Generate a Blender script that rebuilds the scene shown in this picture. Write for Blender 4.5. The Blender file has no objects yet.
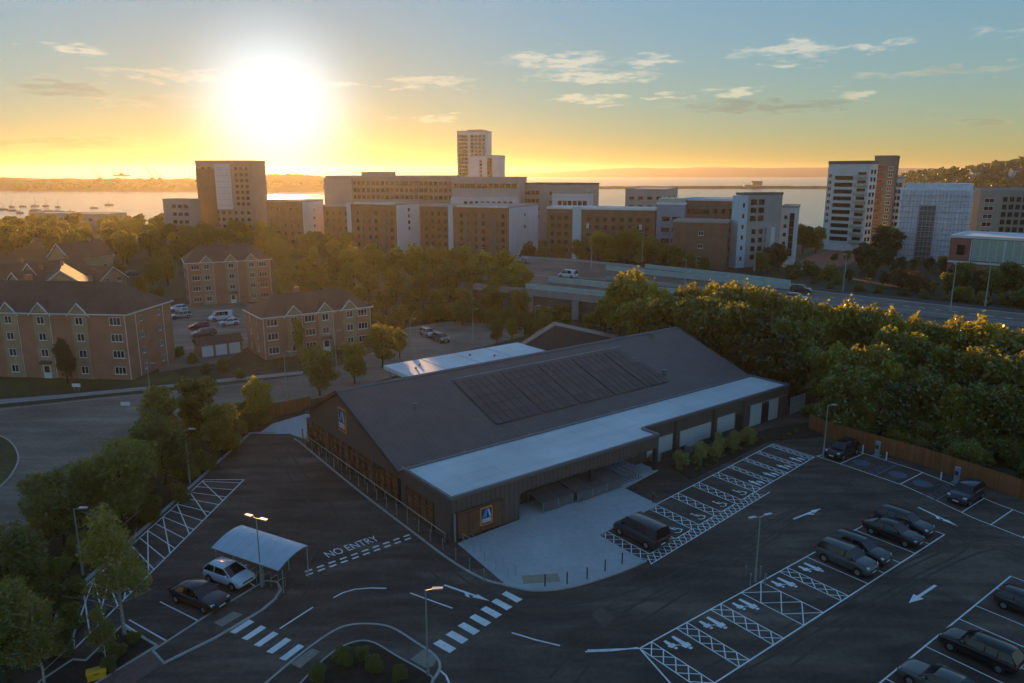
import bpy, math, random
import numpy as np
from mathutils import Vector, Matrix

# ---------------------------------------------------------------- camera, sky, sun, exposure
sc = bpy.context.scene
COL = sc.collection
F, HZ, H = 740.0, 173.0, 30.0
PITCH = math.atan((341.5 - HZ) / F)
cam = bpy.data.cameras.new('camera')
cam_o = bpy.data.objects.new('camera', cam)
COL.objects.link(cam_o)
sc.camera = cam_o
cam.sensor_width = 36.0
cam.lens = 36.0 * F / 1024.0
cam.clip_end = 80000.0
cam_o.location = (0, 0, H)
cam_o.rotation_euler = (math.pi / 2 - PITCH, 0, 0)

SUN_AZ, SUN_EL = math.radians(-17.0), math.radians(4.35)
sun_dir = Vector((math.sin(SUN_AZ) * math.cos(SUN_EL), math.cos(SUN_AZ) * math.cos(SUN_EL), math.sin(SUN_EL)))
sun = bpy.data.lights.new('sun', 'SUN')
sun.energy = 3.1
sun.angle = math.radians(0.5)
sun.color = (1.0, 0.53, 0.17)
sun_o = bpy.data.objects.new('sun', sun)
COL.objects.link(sun_o)
sun_o.location = (-60, 150, 120)
sun_o.rotation_euler = (-sun_dir).to_track_quat('-Z', 'Y').to_euler()

sc.view_settings.view_transform = 'Standard'
sc.view_settings.look = 'None'
sc.view_settings.gamma = 1.0
sc.view_settings.exposure = 1.72
SKY_STRENGTH = 0.15


def ray(u, v):
    x = (u - 512.0) / F
    y = -(v - 341.5) / F
    c, s = math.cos(PITCH), math.sin(PITCH)
    return Vector((x, c + y * s, -s + y * c))


def G(u, v, z=0.0):
    """pixel -> point on the horizontal plane at height z"""
    d = ray(u, v)
    t = (H - z) / -d.z
    return Vector((d.x * t, d.y * t, z))


def AT(u, v, Y):
    """pixel -> point at forward distance Y"""
    d = ray(u, v)
    t = Y / d.y
    return Vector((d.x * t, Y, H + d.z * t))


# ---- world: physical sky with a soft shoulder, the sun's aureole and thin evening clouds
world = bpy.data.worlds.new('World')
sc.world = world
world.use_nodes = True
wt = world.node_tree
WN, WL = wt.nodes, wt.links


def wmath(op, a, b=None, c=None):
    n = WN.new('ShaderNodeMath')
    n.operation = op
    for i, x in enumerate((a, b, c)):
        if x is None:
            continue
        if isinstance(x, (int, float)):
            n.inputs[i].default_value = x
        else:
            WL.new(x, n.inputs[i])
    return n.outputs[0]


def wmix(fac, a, b):
    n = WN.new('ShaderNodeMix')
    n.data_type = 'RGBA'
    for i, x in ((0, fac), (6, a), (7, b)):
        if isinstance(x, tuple):
            n.inputs[i].default_value = x
        elif isinstance(x, (int, float)):
            n.inputs[i].default_value = x
        else:
            WL.new(x, n.inputs[i])
    return n.outputs[2]


sky = WN.new('ShaderNodeTexSky')
sky.sky_type = 'NISHITA'
sky.sun_disc = False
sky.sun_elevation = SUN_EL
sky.sun_rotation = SUN_AZ
sky.air_density = 1.0
sky.dust_density = 0.05
sky.ozone_density = 2.6
scl = WN.new('ShaderNodeVectorMath')
scl.operation = 'SCALE'
scl.inputs[3].default_value = SKY_STRENGTH
WL.new(sky.outputs[0], scl.inputs[0])
bw = WN.new('ShaderNodeRGBToBW')
WL.new(scl.outputs[0], bw.inputs[0])
shoulder = wmath('DIVIDE', 1.0, wmath('MULTIPLY_ADD', bw.outputs[0], 6.0, 1.0))
scl2 = WN.new('ShaderNodeVectorMath')
scl2.operation = 'SCALE'
WL.new(scl.outputs[0], scl2.inputs[0])
WL.new(shoulder, scl2.inputs[3])
skycol = scl2.outputs[0]

tc = WN.new('ShaderNodeTexCoord')
dirn = WN.new('ShaderNodeVectorMath')
dirn.operation = 'NORMALIZE'
WL.new(tc.outputs['Generated'], dirn.inputs[0])
sep = WN.new('ShaderNodeSeparateXYZ')
WL.new(dirn.outputs[0], sep.inputs[0])
az = wmath('ARCTAN2', sep.outputs[0], sep.outputs[1])
el = wmath('ARCSINE', sep.outputs[2])
dot = WN.new('ShaderNodeVectorMath')
dot.operation = 'DOT_PRODUCT'
WL.new(dirn.outputs[0], dot.inputs[0])
dot.inputs[1].default_value = sun_dir
theta = wmath('ARCCOSINE', wmath('MINIMUM', dot.outputs['Value'], 0.999999))

# clouds: (u, v, half width px, half height px, brightness)
CLOUDS = [(70, 48, 34, 6, 1.0), (62, 90, 46, 9, 0.55), (170, 75, 60, 5, 0.9), (150, 100, 52, 7, 0.75), (432, 83, 50, 7, 0.95),
          (560, 60, 62, 11, 1.0), (598, 77, 72, 8, 1.0), (650, 60, 26, 6, 1.0), (585, 101, 46, 5, 1.0), (790, 50, 52, 9, 1.0),
          (790, 66, 22, 4, 1.0), (770, 105, 92, 7, 0.42), (735, 92, 26, 6, 1.0), (855, 93, 24, 4, 0.95), (950, 72, 74, 4, 0.8),
          (870, 46, 30, 4, 1.0), (40, 143, 130, 7, 0.7), (430, 119, 34, 4, 0.95), (1015, 30, 26, 5, 0.9), (965, 122, 30, 3, 0.7),
          (350, 86, 26, 3, 0.95), (665, 95, 26, 3, 1.0)]
comb = WN.new('ShaderNodeCombineXYZ')
WL.new(wmath('MULTIPLY', az, 34.0), comb.inputs[0])
WL.new(wmath('MULTIPLY', el, 150.0), comb.inputs[1])
nz = WN.new('ShaderNodeTexNoise')
nz.inputs['Scale'].default_value = 1.0
nz.inputs['Detail'].default_value = 7.0
nz.inputs['Roughness'].default_value = 0.62
WL.new(comb.outputs[0], nz.inputs['Vector'])
nzv = wmath('MULTIPLY_ADD', nz.outputs['Fac'], 6.5, -3.25)
nz2 = WN.new('ShaderNodeTexNoise')
nz2.inputs['Scale'].default_value = 0.8
nz2.inputs['Detail'].default_value = 5.0
WL.new(comb.outputs[0], nz2.inputs['Vector'])
sp2 = WN.new('ShaderNodeSeparateXYZ')
WL.new(nz2.outputs['Color'], sp2.inputs[0])
azw = wmath('ADD', az, wmath('MULTIPLY_ADD', sp2.outputs[0], 0.10, -0.05))
elw = wmath('ADD', el, wmath('MULTIPLY_ADD', sp2.outputs[1], 0.030, -0.015))
dens = None
tone = None
for (cu, cv, sw, sh, br) in CLOUDS:
    d = ray(cu, cv).normalized()
    ca, ce = math.atan2(d.x, d.y), math.asin(d.z)
    qa = wmath('MULTIPLY', wmath('SUBTRACT', azw, ca), F / sw * 0.93)
    qe = wmath('MULTIPLY', wmath('SUBTRACT', elw, ce), F / sh * 0.93)
    r2 = wmath('ADD', wmath('MULTIPLY', qa, qa), wmath('MULTIPLY', qe, qe))
    m = wmath('MAXIMUM', wmath('SUBTRACT', 1.0, r2), 0.0)
    dens = m if dens is None else wmath('MAXIMUM', dens, m)
    t_ = wmath('MULTIPLY', m, 1.0 - br)
    tone = t_ if tone is None else wmath('MAXIMUM', tone, t_)
cl = wmath('MULTIPLY', wmath('ADD', dens, nzv), dens)
clm = wmath('MINIMUM', wmath('MAXIMUM', wmath('MULTIPLY', cl, 0.8), 0.0), 0.75)
lift = WN.new('ShaderNodeVectorMath')
lift.operation = 'MULTIPLY_ADD'
WL.new(skycol, lift.inputs[0])
lift.inputs[1].default_value = (0.9, 0.8, 0.72)
lift.inputs[2].default_value = (0.14, 0.11, 0.075)
darkc = WN.new('ShaderNodeVectorMath')
darkc.operation = 'MULTIPLY'
WL.new(skycol, darkc.inputs[0])
darkc.inputs[1].default_value = (0.82, 0.72, 0.72)
cloudcol = wmix(wmath('MINIMUM', wmath('MULTIPLY', tone, 3.5), 1.0), lift.outputs[0], darkc.outputs[0])
skycl = wmix(clm, skycol, cloudcol)
# aureole of the low sun
g1 = wmath('EXPONENT', wmath('MULTIPLY', wmath('POWER', wmath('MULTIPLY', theta, 1 / math.radians(4.7)), 2.6), -1.0))
g2 = wmath('EXPONENT', wmath('MULTIPLY', theta, -1 / math.radians(7.0)))
glow = WN.new('ShaderNodeVectorMath')
glow.operation = 'SCALE'
glow.inputs[0].default_value = (0.18, 0.21, 0.25)
WL.new(g1, glow.inputs[3])
glow2 = WN.new('ShaderNodeVectorMath')
glow2.operation = 'SCALE'
glow2.inputs[0].default_value = (0.0, 0.0, 0.0)
WL.new(g2, glow2.inputs[3])
addg = WN.new('ShaderNodeVectorMath')
WL.new(glow.outputs[0], addg.inputs[0])
WL.new(glow2.outputs[0], addg.inputs[1])
addw = WN.new('ShaderNodeVectorMath')
WL.new(skycl, addw.inputs[0])
WL.new(addg.outputs[0], addw.inputs[1])
WL.new(addw.outputs[0], WN['Background'].inputs[0])
WN['Background'].inputs[1].default_value = 1.0
world.cycles.sampling_method = 'MANUAL'
world.cycles.sample_map_resolution = 512

R = random.Random(11)
NR = np.random.default_rng(5)
PI = math.pi

# ---------------------------------------------------------------- site frame (store axes)
TH = math.radians(37.4)
EA = Vector((math.cos(TH), math.sin(TH), 0))
EB = Vector((-math.sin(TH), math.cos(TH), 0))
O = G(452, 545)


def S(a, b, z=0.0):
    p = O + EA * a + EB * b
    return Vector((p.x, p.y, z))


# ---------------------------------------------------------------- materials
MATS = {}


def mat(name, col, rough=0.7, var=0.12, scale=1.0, detail=4.0, metal=0.0, bump=0.0, bscale=None, spec=0.4, big=0.0, bigscale=0.05,
        rnd=0.0, coord='Object', stretch=None, emit=0.0, coat=0.0):
    m = bpy.data.materials.new(name)
    m.use_nodes = True
    nt = m.node_tree
    b = nt.nodes['Principled BSDF']
    b.inputs['Roughness'].default_value = rough
    b.inputs['Metallic'].default_value = metal
    b.inputs['Specular IOR Level'].default_value = spec
    if coat:
        b.inputs['Coat Weight'].default_value = coat
        b.inputs['Coat Roughness'].default_value = 0.08
    tcn = nt.nodes.new('ShaderNodeTexCoord')
    vec = tcn.outputs[coord]
    if stretch:
        mp = nt.nodes.new('ShaderNodeMapping')
        mp.inputs['Scale'].default_value = stretch[:3]
        if len(stretch) > 3:
            mp.inputs['Rotation'].default_value = (0, 0, stretch[3])
        nt.links.new(vec, mp.inputs[0])
        vec = mp.outputs[0]
    n = nt.nodes.new('ShaderNodeTexNoise')
    n.inputs['Scale'].default_value = scale
    n.inputs['Detail'].default_value = detail
    n.inputs['Roughness'].default_value = 0.6
    nt.links.new(vec, n.inputs['Vector'])
    val = nt.nodes.new('ShaderNodeMapRange')
    val.inputs[1].default_value = 0.25
    val.inputs[2].default_value = 0.75
    val.inputs[3].default_value = 1 - var
    val.inputs[4].default_value = 1 + var
    nt.links.new(n.outputs['Fac'], val.inputs[0])
    cur = val.outputs[0]
    if big:
        n2 = nt.nodes.new('ShaderNodeTexNoise')
        n2.inputs['Scale'].default_value = bigscale
        n2.inputs['Detail'].default_value = 5.0
        nt.links.new(tcn.outputs[coord], n2.inputs['Vector'])
        v2 = nt.nodes.new('ShaderNodeMapRange')
        v2.inputs[1].default_value = 0.3
        v2.inputs[2].default_value = 0.7
        v2.inputs[3].default_value = 1 - big
        v2.inputs[4].default_value = 1 + big
        nt.links.new(n2.outputs['Fac'], v2.inputs[0])
        mm = nt.nodes.new('ShaderNodeMath')
        mm.operation = 'MULTIPLY'
        nt.links.new(cur, mm.inputs[0])
        nt.links.new(v2.outputs[0], mm.inputs[1])
        cur = mm.outputs[0]
    if rnd:
        oi = nt.nodes.new('ShaderNodeObjectInfo')
        v3 = nt.nodes.new('ShaderNodeMapRange')
        v3.inputs[3].default_value = 1 - rnd
        v3.inputs[4].default_value = 1 + rnd
        nt.links.new(oi.outputs['Random'], v3.inputs[0])
        mm = nt.nodes.new('ShaderNodeMath')
        mm.operation = 'MULTIPLY'
        nt.links.new(cur, mm.inputs[0])
        nt.links.new(v3.outputs[0], mm.inputs[1])
        cur = mm.outputs[0]
    sc_ = nt.nodes.new('ShaderNodeVectorMath')
    sc_.operation = 'SCALE'
    sc_.inputs[0].default_value = col
    nt.links.new(cur, sc_.inputs[3])
    nt.links.new(sc_.outputs[0], b.inputs['Base Color'])
    if bump:
        nb = nt.nodes.new('ShaderNodeTexNoise')
        nb.inputs['Scale'].default_value = bscale or scale * 4
        nb.inputs['Detail'].default_value = 5
        nt.links.new(tcn.outputs[coord], nb.inputs['Vector'])
        bp = nt.nodes.new('ShaderNodeBump')
        bp.inputs['Strength'].default_value = bump
        bp.inputs['Distance'].default_value = 0.05
        nt.links.new(nb.outputs['Fac'], bp.inputs['Height'])
        nt.links.new(bp.outputs[0], b.inputs['Normal'])
    if emit:
        b.inputs['Emission Color'].default_value = (*col, 1)
        b.inputs['Emission Strength'].default_value = emit
    m['bsdf'] = b.name
    MATS[name] = m
    return m


def leafmat(name, c1, c2, trans=0.4):
    m = bpy.data.materials.new(name)
    m.use_nodes = True
    nt = m.node_tree
    N, L = nt.nodes, nt.links
    out = N['Material Output']
    N.remove(N['Principled BSDF'])
    tcn = N.new('ShaderNodeTexCoord')
    n = N.new('ShaderNodeTexNoise')
    n.inputs['Scale'].default_value = 0.8
    n.inputs['Detail'].default_value = 3
    L.new(tcn.outputs['Object'], n.inputs['Vector'])
    oi = N.new('ShaderNodeObjectInfo')
    ad = N.new('ShaderNodeMath')
    ad.operation = 'ADD'
    L.new(n.outputs['Fac'], ad.inputs[0])
    sub = N.new('ShaderNodeMath')
    sub.operation = 'MULTIPLY_ADD'
    L.new(oi.outputs['Random'], sub.inputs[0])
    sub.inputs[1].default_value = 0.7
    sub.inputs[2].default_value = -0.35
    L.new(sub.outputs[0], ad.inputs[1])
    mx = N.new('ShaderNodeMix')
    mx.data_type = 'RGBA'
    mx.clamp_factor = True
    L.new(ad.outputs[0], mx.inputs[0])
    mx.inputs[6].default_value = (*c1, 1)
    mx.inputs[7].default_value = (*c2, 1)
    df = N.new('ShaderNodeBsdfDiffuse')
    tr = N.new('ShaderNodeBsdfTranslucent')
    L.new(mx.outputs[2], df.inputs[0])
    br = N.new('ShaderNodeVectorMath')
    br.operation = 'MULTIPLY'
    L.new(mx.outputs[2], br.inputs[0])
    br.inputs[1].default_value = (1.9, 1.7, 0.5)
    L.new(br.outputs[0], tr.inputs[0])
    ms = N.new('ShaderNodeMixShader')
    ms.inputs[0].default_value = trans
    L.new(df.outputs[0], ms.inputs[1])
    L.new(tr.outputs[0], ms.inputs[2])
    gl = N.new('ShaderNodeBsdfGlossy')
    gl.inputs['Roughness'].default_value = 0.38
    gl.inputs['Color'].default_value = (0.8, 0.8, 0.7, 1)
    mg = N.new('ShaderNodeMixShader')
    mg.inputs[0].default_value = 0.09
    L.new(ms.outputs[0], mg.inputs[1])
    L.new(gl.outputs[0], mg.inputs[2])
    L.new(mg.outputs[0], out.inputs[0])
    MATS[name] = m
    return m


def glassmat(name, col, rough=0.06):
    m = mat(name, col, rough=rough, var=0.25, scale=0.35, spec=0.8, rnd=0.35)
    return m


def brickmat(name, c1, c2, mortar, sx=1.0):
    m = bpy.data.materials.new(name)
    m.use_nodes = True
    nt = m.node_tree
    b = nt.nodes['Principled BSDF']
    b.inputs['Roughness'].default_value = 0.9
    tcn = nt.nodes.new('ShaderNodeTexCoord')
    sp = nt.nodes.new('ShaderNodeSeparateXYZ')
    nt.links.new(tcn.outputs['Object'], sp.inputs[0])
    ad = nt.nodes.new('ShaderNodeMath')
    nt.links.new(sp.outputs[0], ad.inputs[0])
    nt.links.new(sp.outputs[1], ad.inputs[1])
    cb = nt.nodes.new('ShaderNodeCombineXYZ')
    nt.links.new(ad.outputs[0], cb.inputs[0])
    nt.links.new(sp.outputs[2], cb.inputs[1])
    bt = nt.nodes.new('ShaderNodeTexBrick')
    bt.inputs['Scale'].default_value = 1.0
    bt.inputs['Brick Width'].default_value = 0.22
    bt.inputs['Row Height'].default_value = 0.075
    bt.inputs['Mortar Size'].default_value = 0.008
    bt.inputs['Color1'].default_value = (*c1, 1)
    bt.inputs['Color2'].default_value = (*c2, 1)
    bt.inputs['Mortar'].default_value = (*mortar, 1)
    nt.links.new(cb.outputs[0], bt.inputs['Vector'])
    n = nt.nodes.new('ShaderNodeTexNoise')
    n.inputs['Scale'].default_value = 0.4
    n.inputs['Detail'].default_value = 6
    nt.links.new(tcn.outputs['Object'], n.inputs['Vector'])
    v = nt.nodes.new('ShaderNodeMapRange')
    v.inputs[3].default_value = 0.6
    v.inputs[4].default_value = 1.4
    nt.links.new(n.outputs['Fac'], v.inputs[0])
    s_ = nt.nodes.new('ShaderNodeVectorMath')
    s_.operation = 'SCALE'
    nt.links.new(bt.outputs['Color'], s_.inputs[0])
    nt.links.new(v.outputs[0], s_.inputs[3])
    nt.links.new(s_.outputs[0], b.inputs['Base Color'])
    MATS[name] = m
    return m


def asphaltmat(name, col, rough, streak):
    m = mat(name, col, rough=rough, var=0.22, scale=2.5, detail=8, big=0.30, bigscale=0.09, bump=0.25, bscale=30, spec=0.12)
    nt = m.node_tree
    b = nt.nodes['Principled BSDF']
    src = b.inputs['Base Color'].links[0].from_socket
    tcn = [n for n in nt.nodes if n.type == 'TEX_COORD'][0]
    cur = src
    # tyre wear: warped rings and long streaks
    for k, (kind, rot, sx, sy, wscale) in enumerate((('n', TH, 0.05, 0.33, 1.0), ('n', TH + 1.3, 0.06, 0.30, 1.0), ('n', TH + 0.5, 0.10, 0.25, 1.3))):
        mp = nt.nodes.new('ShaderNodeMapping')
        mp.inputs['Rotation'].default_value = (0, 0, -rot)
        mp.inputs['Scale'].default_value = (sx, sy, 1)
        nt.links.new(tcn.outputs['Object'], mp.inputs[0])
        if kind == 'n':
            t = nt.nodes.new('ShaderNodeTexNoise')
            t.inputs['Scale'].default_value = wscale
            t.inputs['Detail'].default_value = 3
            t.inputs['Distortion'].default_value = 1.6
        else:
            t = nt.nodes.new('ShaderNodeTexWave')
            t.wave_type = 'RINGS'
            t.rings_direction = 'Z'
            mp.inputs['Location'].default_value = (-2, -38, 0)
            t.inputs['Scale'].default_value = wscale
            t.inputs['Distortion'].default_value = 9
            t.inputs['Detail'].default_value = 3
            t.inputs['Detail Scale'].default_value = 0.35
        nt.links.new(mp.outputs[0], t.inputs['Vector'])
        v = nt.nodes.new('ShaderNodeMapRange')
        v.inputs[1].default_value = 0.35
        v.inputs[2].default_value = 0.7
        v.inputs[3].default_value = 1 - streak * (0.6 if kind == 'w' else 1)
        v.inputs[4].default_value = 1 + streak * (0.6 if kind == 'w' else 1)
        nt.links.new(t.outputs['Fac'], v.inputs[0])
        s_ = nt.nodes.new('ShaderNodeVectorMath')
        s_.operation = 'SCALE'
        nt.links.new(cur, s_.inputs[0])
        nt.links.new(v.outputs[0], s_.inputs[3])
        cur = s_.outputs[0]
    nt.links.new(cur, b.inputs['Base Color'])
    return m


def ribmat(name, col, pitch, rough=0.55, axis='xy'):
    """vertical metal cladding: narrow grooves"""
    m = mat(name, col, rough=rough, var=0.12, scale=0.6, metal=0.0, rnd=0.05, spec=0.2)
    nt = m.node_tree
    b = nt.nodes['Principled BSDF']
    tcn = [n for n in nt.nodes if n.type == 'TEX_COORD'][0]
    sp = nt.nodes.new('ShaderNodeSeparateXYZ')
    nt.links.new(tcn.outputs['Object'], sp.inputs[0])
    if axis == 'xy':
        ad = nt.nodes.new('ShaderNodeMath')
        nt.links.new(sp.outputs[0], ad.inputs[0])
        nt.links.new(sp.outputs[1], ad.inputs[1])
        v = ad.outputs[0]
    else:
        v = sp.outputs[0]
    pp = nt.nodes.new('ShaderNodeMath')
    pp.operation = 'PINGPONG'
    nt.links.new(v, pp.inputs[0])
    pp.inputs[1].default_value = pitch / 2
    st = nt.nodes.new('ShaderNodeMapRange')
    st.inputs[1].default_value = 0.0
    st.inputs[2].default_value = pitch * 0.14
    nt.links.new(pp.outputs[0], st.inputs[0])
    bp = nt.nodes.new('ShaderNodeBump')
    bp.inputs['Strength'].default_value = 0.8 if axis == 'xy' else 0.25
    bp.inputs['Distance'].default_value = 0.03
    nt.links.new(st.outputs[0], bp.inputs['Height'])
    nt.links.new(bp.outputs[0], b.inputs['Normal'])
    src = b.inputs['Base Color'].links[0].from_socket
    v2 = nt.nodes.new('ShaderNodeMapRange')
    v2.inputs[3].default_value = 0.55 if axis == 'xy' else 0.86
    v2.inputs[4].default_value = 1.0
    nt.links.new(st.outputs[0], v2.inputs[0])
    s_ = nt.nodes.new('ShaderNodeVectorMath')
    s_.operation = 'SCALE'
    nt.links.new(src, s_.inputs[0])
    nt.links.new(v2.outputs[0], s_.inputs[3])
    nt.links.new(s_.outputs[0], b.inputs['Base Color'])
    return m


asphaltmat('asphalt', (0.126, 0.098, 0.078), 0.75, 0.20)
asphaltmat('road_asphalt', (0.27, 0.215, 0.17), 0.75, 0.10)
asphaltmat('flyover_asphalt', (0.19, 0.155, 0.125), 0.75, 0.08)
asphaltmat('patch_asphalt', (0.15, 0.12, 0.10), 0.75, 0.08)
mat('ground', (0.062, 0.058, 0.028), 0.95, 0.35, 0.6, 6, big=0.4, bigscale=0.03, bump=0.5, bscale=3)
mat('soil', (0.045, 0.034, 0.022), 0.95, 0.4, 2.5, 6, bump=0.8, bscale=6)
mat('grass', (0.075, 0.085, 0.025), 0.95, 0.4, 2.0, 6, big=0.3, bigscale=0.1, bump=0.6, bscale=12)
mat('paving', (0.47, 0.48, 0.49), 0.75, 0.10, 2.0, 6, big=0.10, bigscale=0.25, bump=0.15, bscale=20)
mat('pink_paving', (0.20, 0.12, 0.10), 0.85, 0.25, 3.0, 6, bump=0.2, bscale=20)
mat('tactile', (0.30, 0.27, 0.22), 0.85, 0.15, 4.0)
mat('buff_patch', (0.36, 0.31, 0.22), 0.85, 0.15, 4.0)
mat('kerb', (0.46, 0.44, 0.42), 0.85, 0.15, 1.5)
mat('paint', (0.84, 0.86, 0.87), 0.65, 0.14, 3.0, 6, big=0.08, bigscale=0.4)
mat('worn_paint', (0.42, 0.43, 0.44), 0.7, 0.3, 3.0, 6)
mat('blue_paint', (0.10, 0.14, 0.20), 0.7, 0.25, 3.0, 6)
mat('concrete', (0.34, 0.33, 0.31), 0.9, 0.2, 0.8, 6)
mat('green_barrier', (0.42, 0.54, 0.50), 0.6, 0.15, 0.8)
mat('water', (0.12, 0.17, 0.22), 0.20, 0.1, 0.01, bump=0.0, spec=0.7)
ribmat('cladding', (0.13, 0.112, 0.098), 0.5)
ribmat('roof_dark', (0.140, 0.122, 0.116), 0.62, 0.42, 'x')
mat('flat_roof', (0.66, 0.70, 0.72), 0.5, 0.10, 0.4, 6, big=0.14, bigscale=0.12, stretch=(0.35, 2.0, 1))
mat('white_roof', (0.78, 0.82, 0.84), 0.55, 0.08, 0.4, 6, big=0.10, bigscale=0.15)
mat('trim_dark', (0.06, 0.06, 0.065), 0.45, 0.1, 1.0, metal=0.3)
mat('ridge_grey', (0.17, 0.18, 0.19), 0.45, 0.1, 1.0, metal=0.3)
mat('solar', (0.078, 0.064, 0.060), 0.5, 0.15, 0.5, spec=0.5, rnd=0.2)
mat('solar_frame', (0.085, 0.075, 0.076), 0.4, 0.1, 1.0, metal=0.5)
mat('white_panel', (0.52, 0.57, 0.57), 0.5, 0.06, 0.8)
glassmat('glass', (0.030, 0.032, 0.034))
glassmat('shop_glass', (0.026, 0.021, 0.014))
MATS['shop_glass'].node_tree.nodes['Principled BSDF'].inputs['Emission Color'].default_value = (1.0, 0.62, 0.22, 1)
MATS['shop_glass'].node_tree.nodes['Principled BSDF'].inputs['Emission Strength'].default_value = 0.004  # faint amber emission added in place of evening glow reflected by the panes
mat('interior_lamp', (1.0, 0.72, 0.40), 0.5, 0, 1, emit=1.6)
mat('frame_dark', (0.030, 0.030, 0.032), 0.5, 0.1, 1.0)
mat('frame_white', (0.78, 0.78, 0.78), 0.6, 0.06, 1.0)
mat('steel', (0.50, 0.52, 0.54), 0.35, 0.1, 2.0, metal=0.85)
mat('galv', (0.42, 0.44, 0.46), 0.5, 0.15, 2.0, metal=0.5)
mat('mesh_grey', (0.15, 0.16, 0.17), 0.6, 0.15, 2.0, metal=0.4)
mat('black_paint', (0.02, 0.02, 0.02), 0.5, 0.1, 1.0)
mat('sign_orange', (0.85, 0.36, 0.05), 0.5, 0.03, 1.0)
mat('sign_navy', (0.02, 0.045, 0.16), 0.4, 0.03, 1.0)
mat('sign_blue', (0.10, 0.35, 0.75), 0.4, 0.03, 1.0)
mat('sign_white', (0.80, 0.82, 0.85), 0.5, 0.03, 1.0)
mat('sign_red', (0.60, 0.04, 0.04), 0.5, 0.03, 1.0)
mat('yellow_plastic', (0.75, 0.38, 0.02), 0.5, 0.06, 1.0)
mat('timber', (0.30, 0.12, 0.045), 0.8, 0.25, 3.0, 6, stretch=(3, 3, 0.5), rnd=0.18)
mat('bark', (0.060, 0.045, 0.032), 0.95, 0.3, 4.0, 6)
mat('birch_bark', (0.42, 0.40, 0.36), 0.85, 0.45, 2.0, 6, stretch=(1, 1, 4))
brickmat('red_brick', (0.48, 0.19, 0.105), (0.40, 0.155, 0.088), (0.42, 0.33, 0.25))
brickmat('hall_brick', (0.50, 0.15, 0.10), (0.42, 0.12, 0.085), (0.4, 0.25, 0.2))
brickmat('buff_brick', (0.48, 0.36, 0.21), (0.42, 0.30, 0.18), (0.3, 0.26, 0.2))
brickmat('brown_brick', (0.25, 0.150, 0.098), (0.20, 0.125, 0.082), (0.24, 0.18, 0.14))
mat('tile_roof', (0.115, 0.078, 0.062), 0.85, 0.25, 1.5, 6, big=0.2, bigscale=0.2, stretch=(1, 1, 6))
mat('white_render', (0.66, 0.69, 0.72), 0.85, 0.06, 0.3, 5, big=0.06, bigscale=0.1)
mat('cream_render', (0.38, 0.33, 0.28), 0.85, 0.08, 0.3, 5, big=0.06, bigscale=0.1)
mat('pale_grey', (0.66, 0.72, 0.74), 0.8, 0.10, 0.3, 5, big=0.08, bigscale=0.1)
mat('grey_render', (0.40, 0.40, 0.385), 0.8, 0.08, 0.3, 5, big=0.08, bigscale=0.1)
mat('dark_render', (0.17, 0.17, 0.17), 0.8, 0.08, 0.3, 5)
mat('red_panel', (0.22, 0.08, 0.07), 0.7, 0.15, 0.5, 5)
mat('blue_render', (0.24, 0.33, 0.44), 0.8, 0.08, 0.3, 5)
mat('pale_blue', (0.55, 0.70, 0.80), 0.7, 0.06, 0.3, 5)
mat('green_glass', (0.42, 0.50, 0.44), 0.35, 0.10, 0.4, spec=0.7)
mat('scaffold_sheet', (0.72, 0.76, 0.84), 0.75, 0.16, 0.8, 8, big=0.08, bigscale=0.2, bump=0.8, bscale=1.2)
mat('terracotta', (0.30, 0.13, 0.09), 0.9, 0.2, 0.6, 5)
mat('far_land', (0.075, 0.065, 0.035), 0.95, 0.45, 0.02, 8, big=0.3, bigscale=0.006)
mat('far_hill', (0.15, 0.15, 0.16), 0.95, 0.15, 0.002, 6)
leafmat('leaf_green', (0.095, 0.118, 0.028), (0.260, 0.270, 0.060))
leafmat('leaf_olive', (0.130, 0.132, 0.028), (0.310, 0.275, 0.058))
leafmat('leaf_sunlit', (0.200, 0.205, 0.034), (0.380, 0.350, 0.052))  # low sun on the crowns, put into the leaf colour as brighter yellow
leafmat('leaf_dark', (0.045, 0.065, 0.024), (0.090, 0.115, 0.036), 0.3)
leafmat('leaf_pale', (0.24, 0.25, 0.09), (0.38, 0.37, 0.14), 0.3)
leafmat('leaf_russet', (0.10, 0.055, 0.022), (0.16, 0.085, 0.03), 0.3)
mat('tyre_mark', (0.070, 0.055, 0.044), 0.7, 0.35, 1.5, 6)
mat('tyre', (0.018, 0.018, 0.018), 0.85, 0.1, 3.0)
mat('rim', (0.40, 0.41, 0.42), 0.35, 0.05, 2.0, metal=0.8)
mat('car_glass', (0.012, 0.014, 0.016), 0.05, 0.05, 1.0, spec=0.9)
mat('headlight', (0.62, 0.64, 0.66), 0.15, 0.05, 4.0, spec=0.8)
mat('tail_red', (0.35, 0.02, 0.02), 0.25, 0.05, 4.0, spec=0.6)
mat('plate_white', (0.75, 0.75, 0.72), 0.5, 0.03, 1.0)
for nm, c in (('car_white', (0.62, 0.72, 0.82)), ('car_black', (0.020, 0.021, 0.023)), ('car_grey', (0.10, 0.105, 0.11)), ('car_silver', (0.36, 0.38, 0.40)),
              ('car_navy', (0.030, 0.036, 0.050)), ('car_red', (0.28, 0.05, 0.03)), ('car_dark', (0.040, 0.042, 0.046))):
    mat(nm, c, 0.28, 0.03, 1.0, metal=0.25 if nm != 'car_white' else 0.0, coat=0.8)

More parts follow.
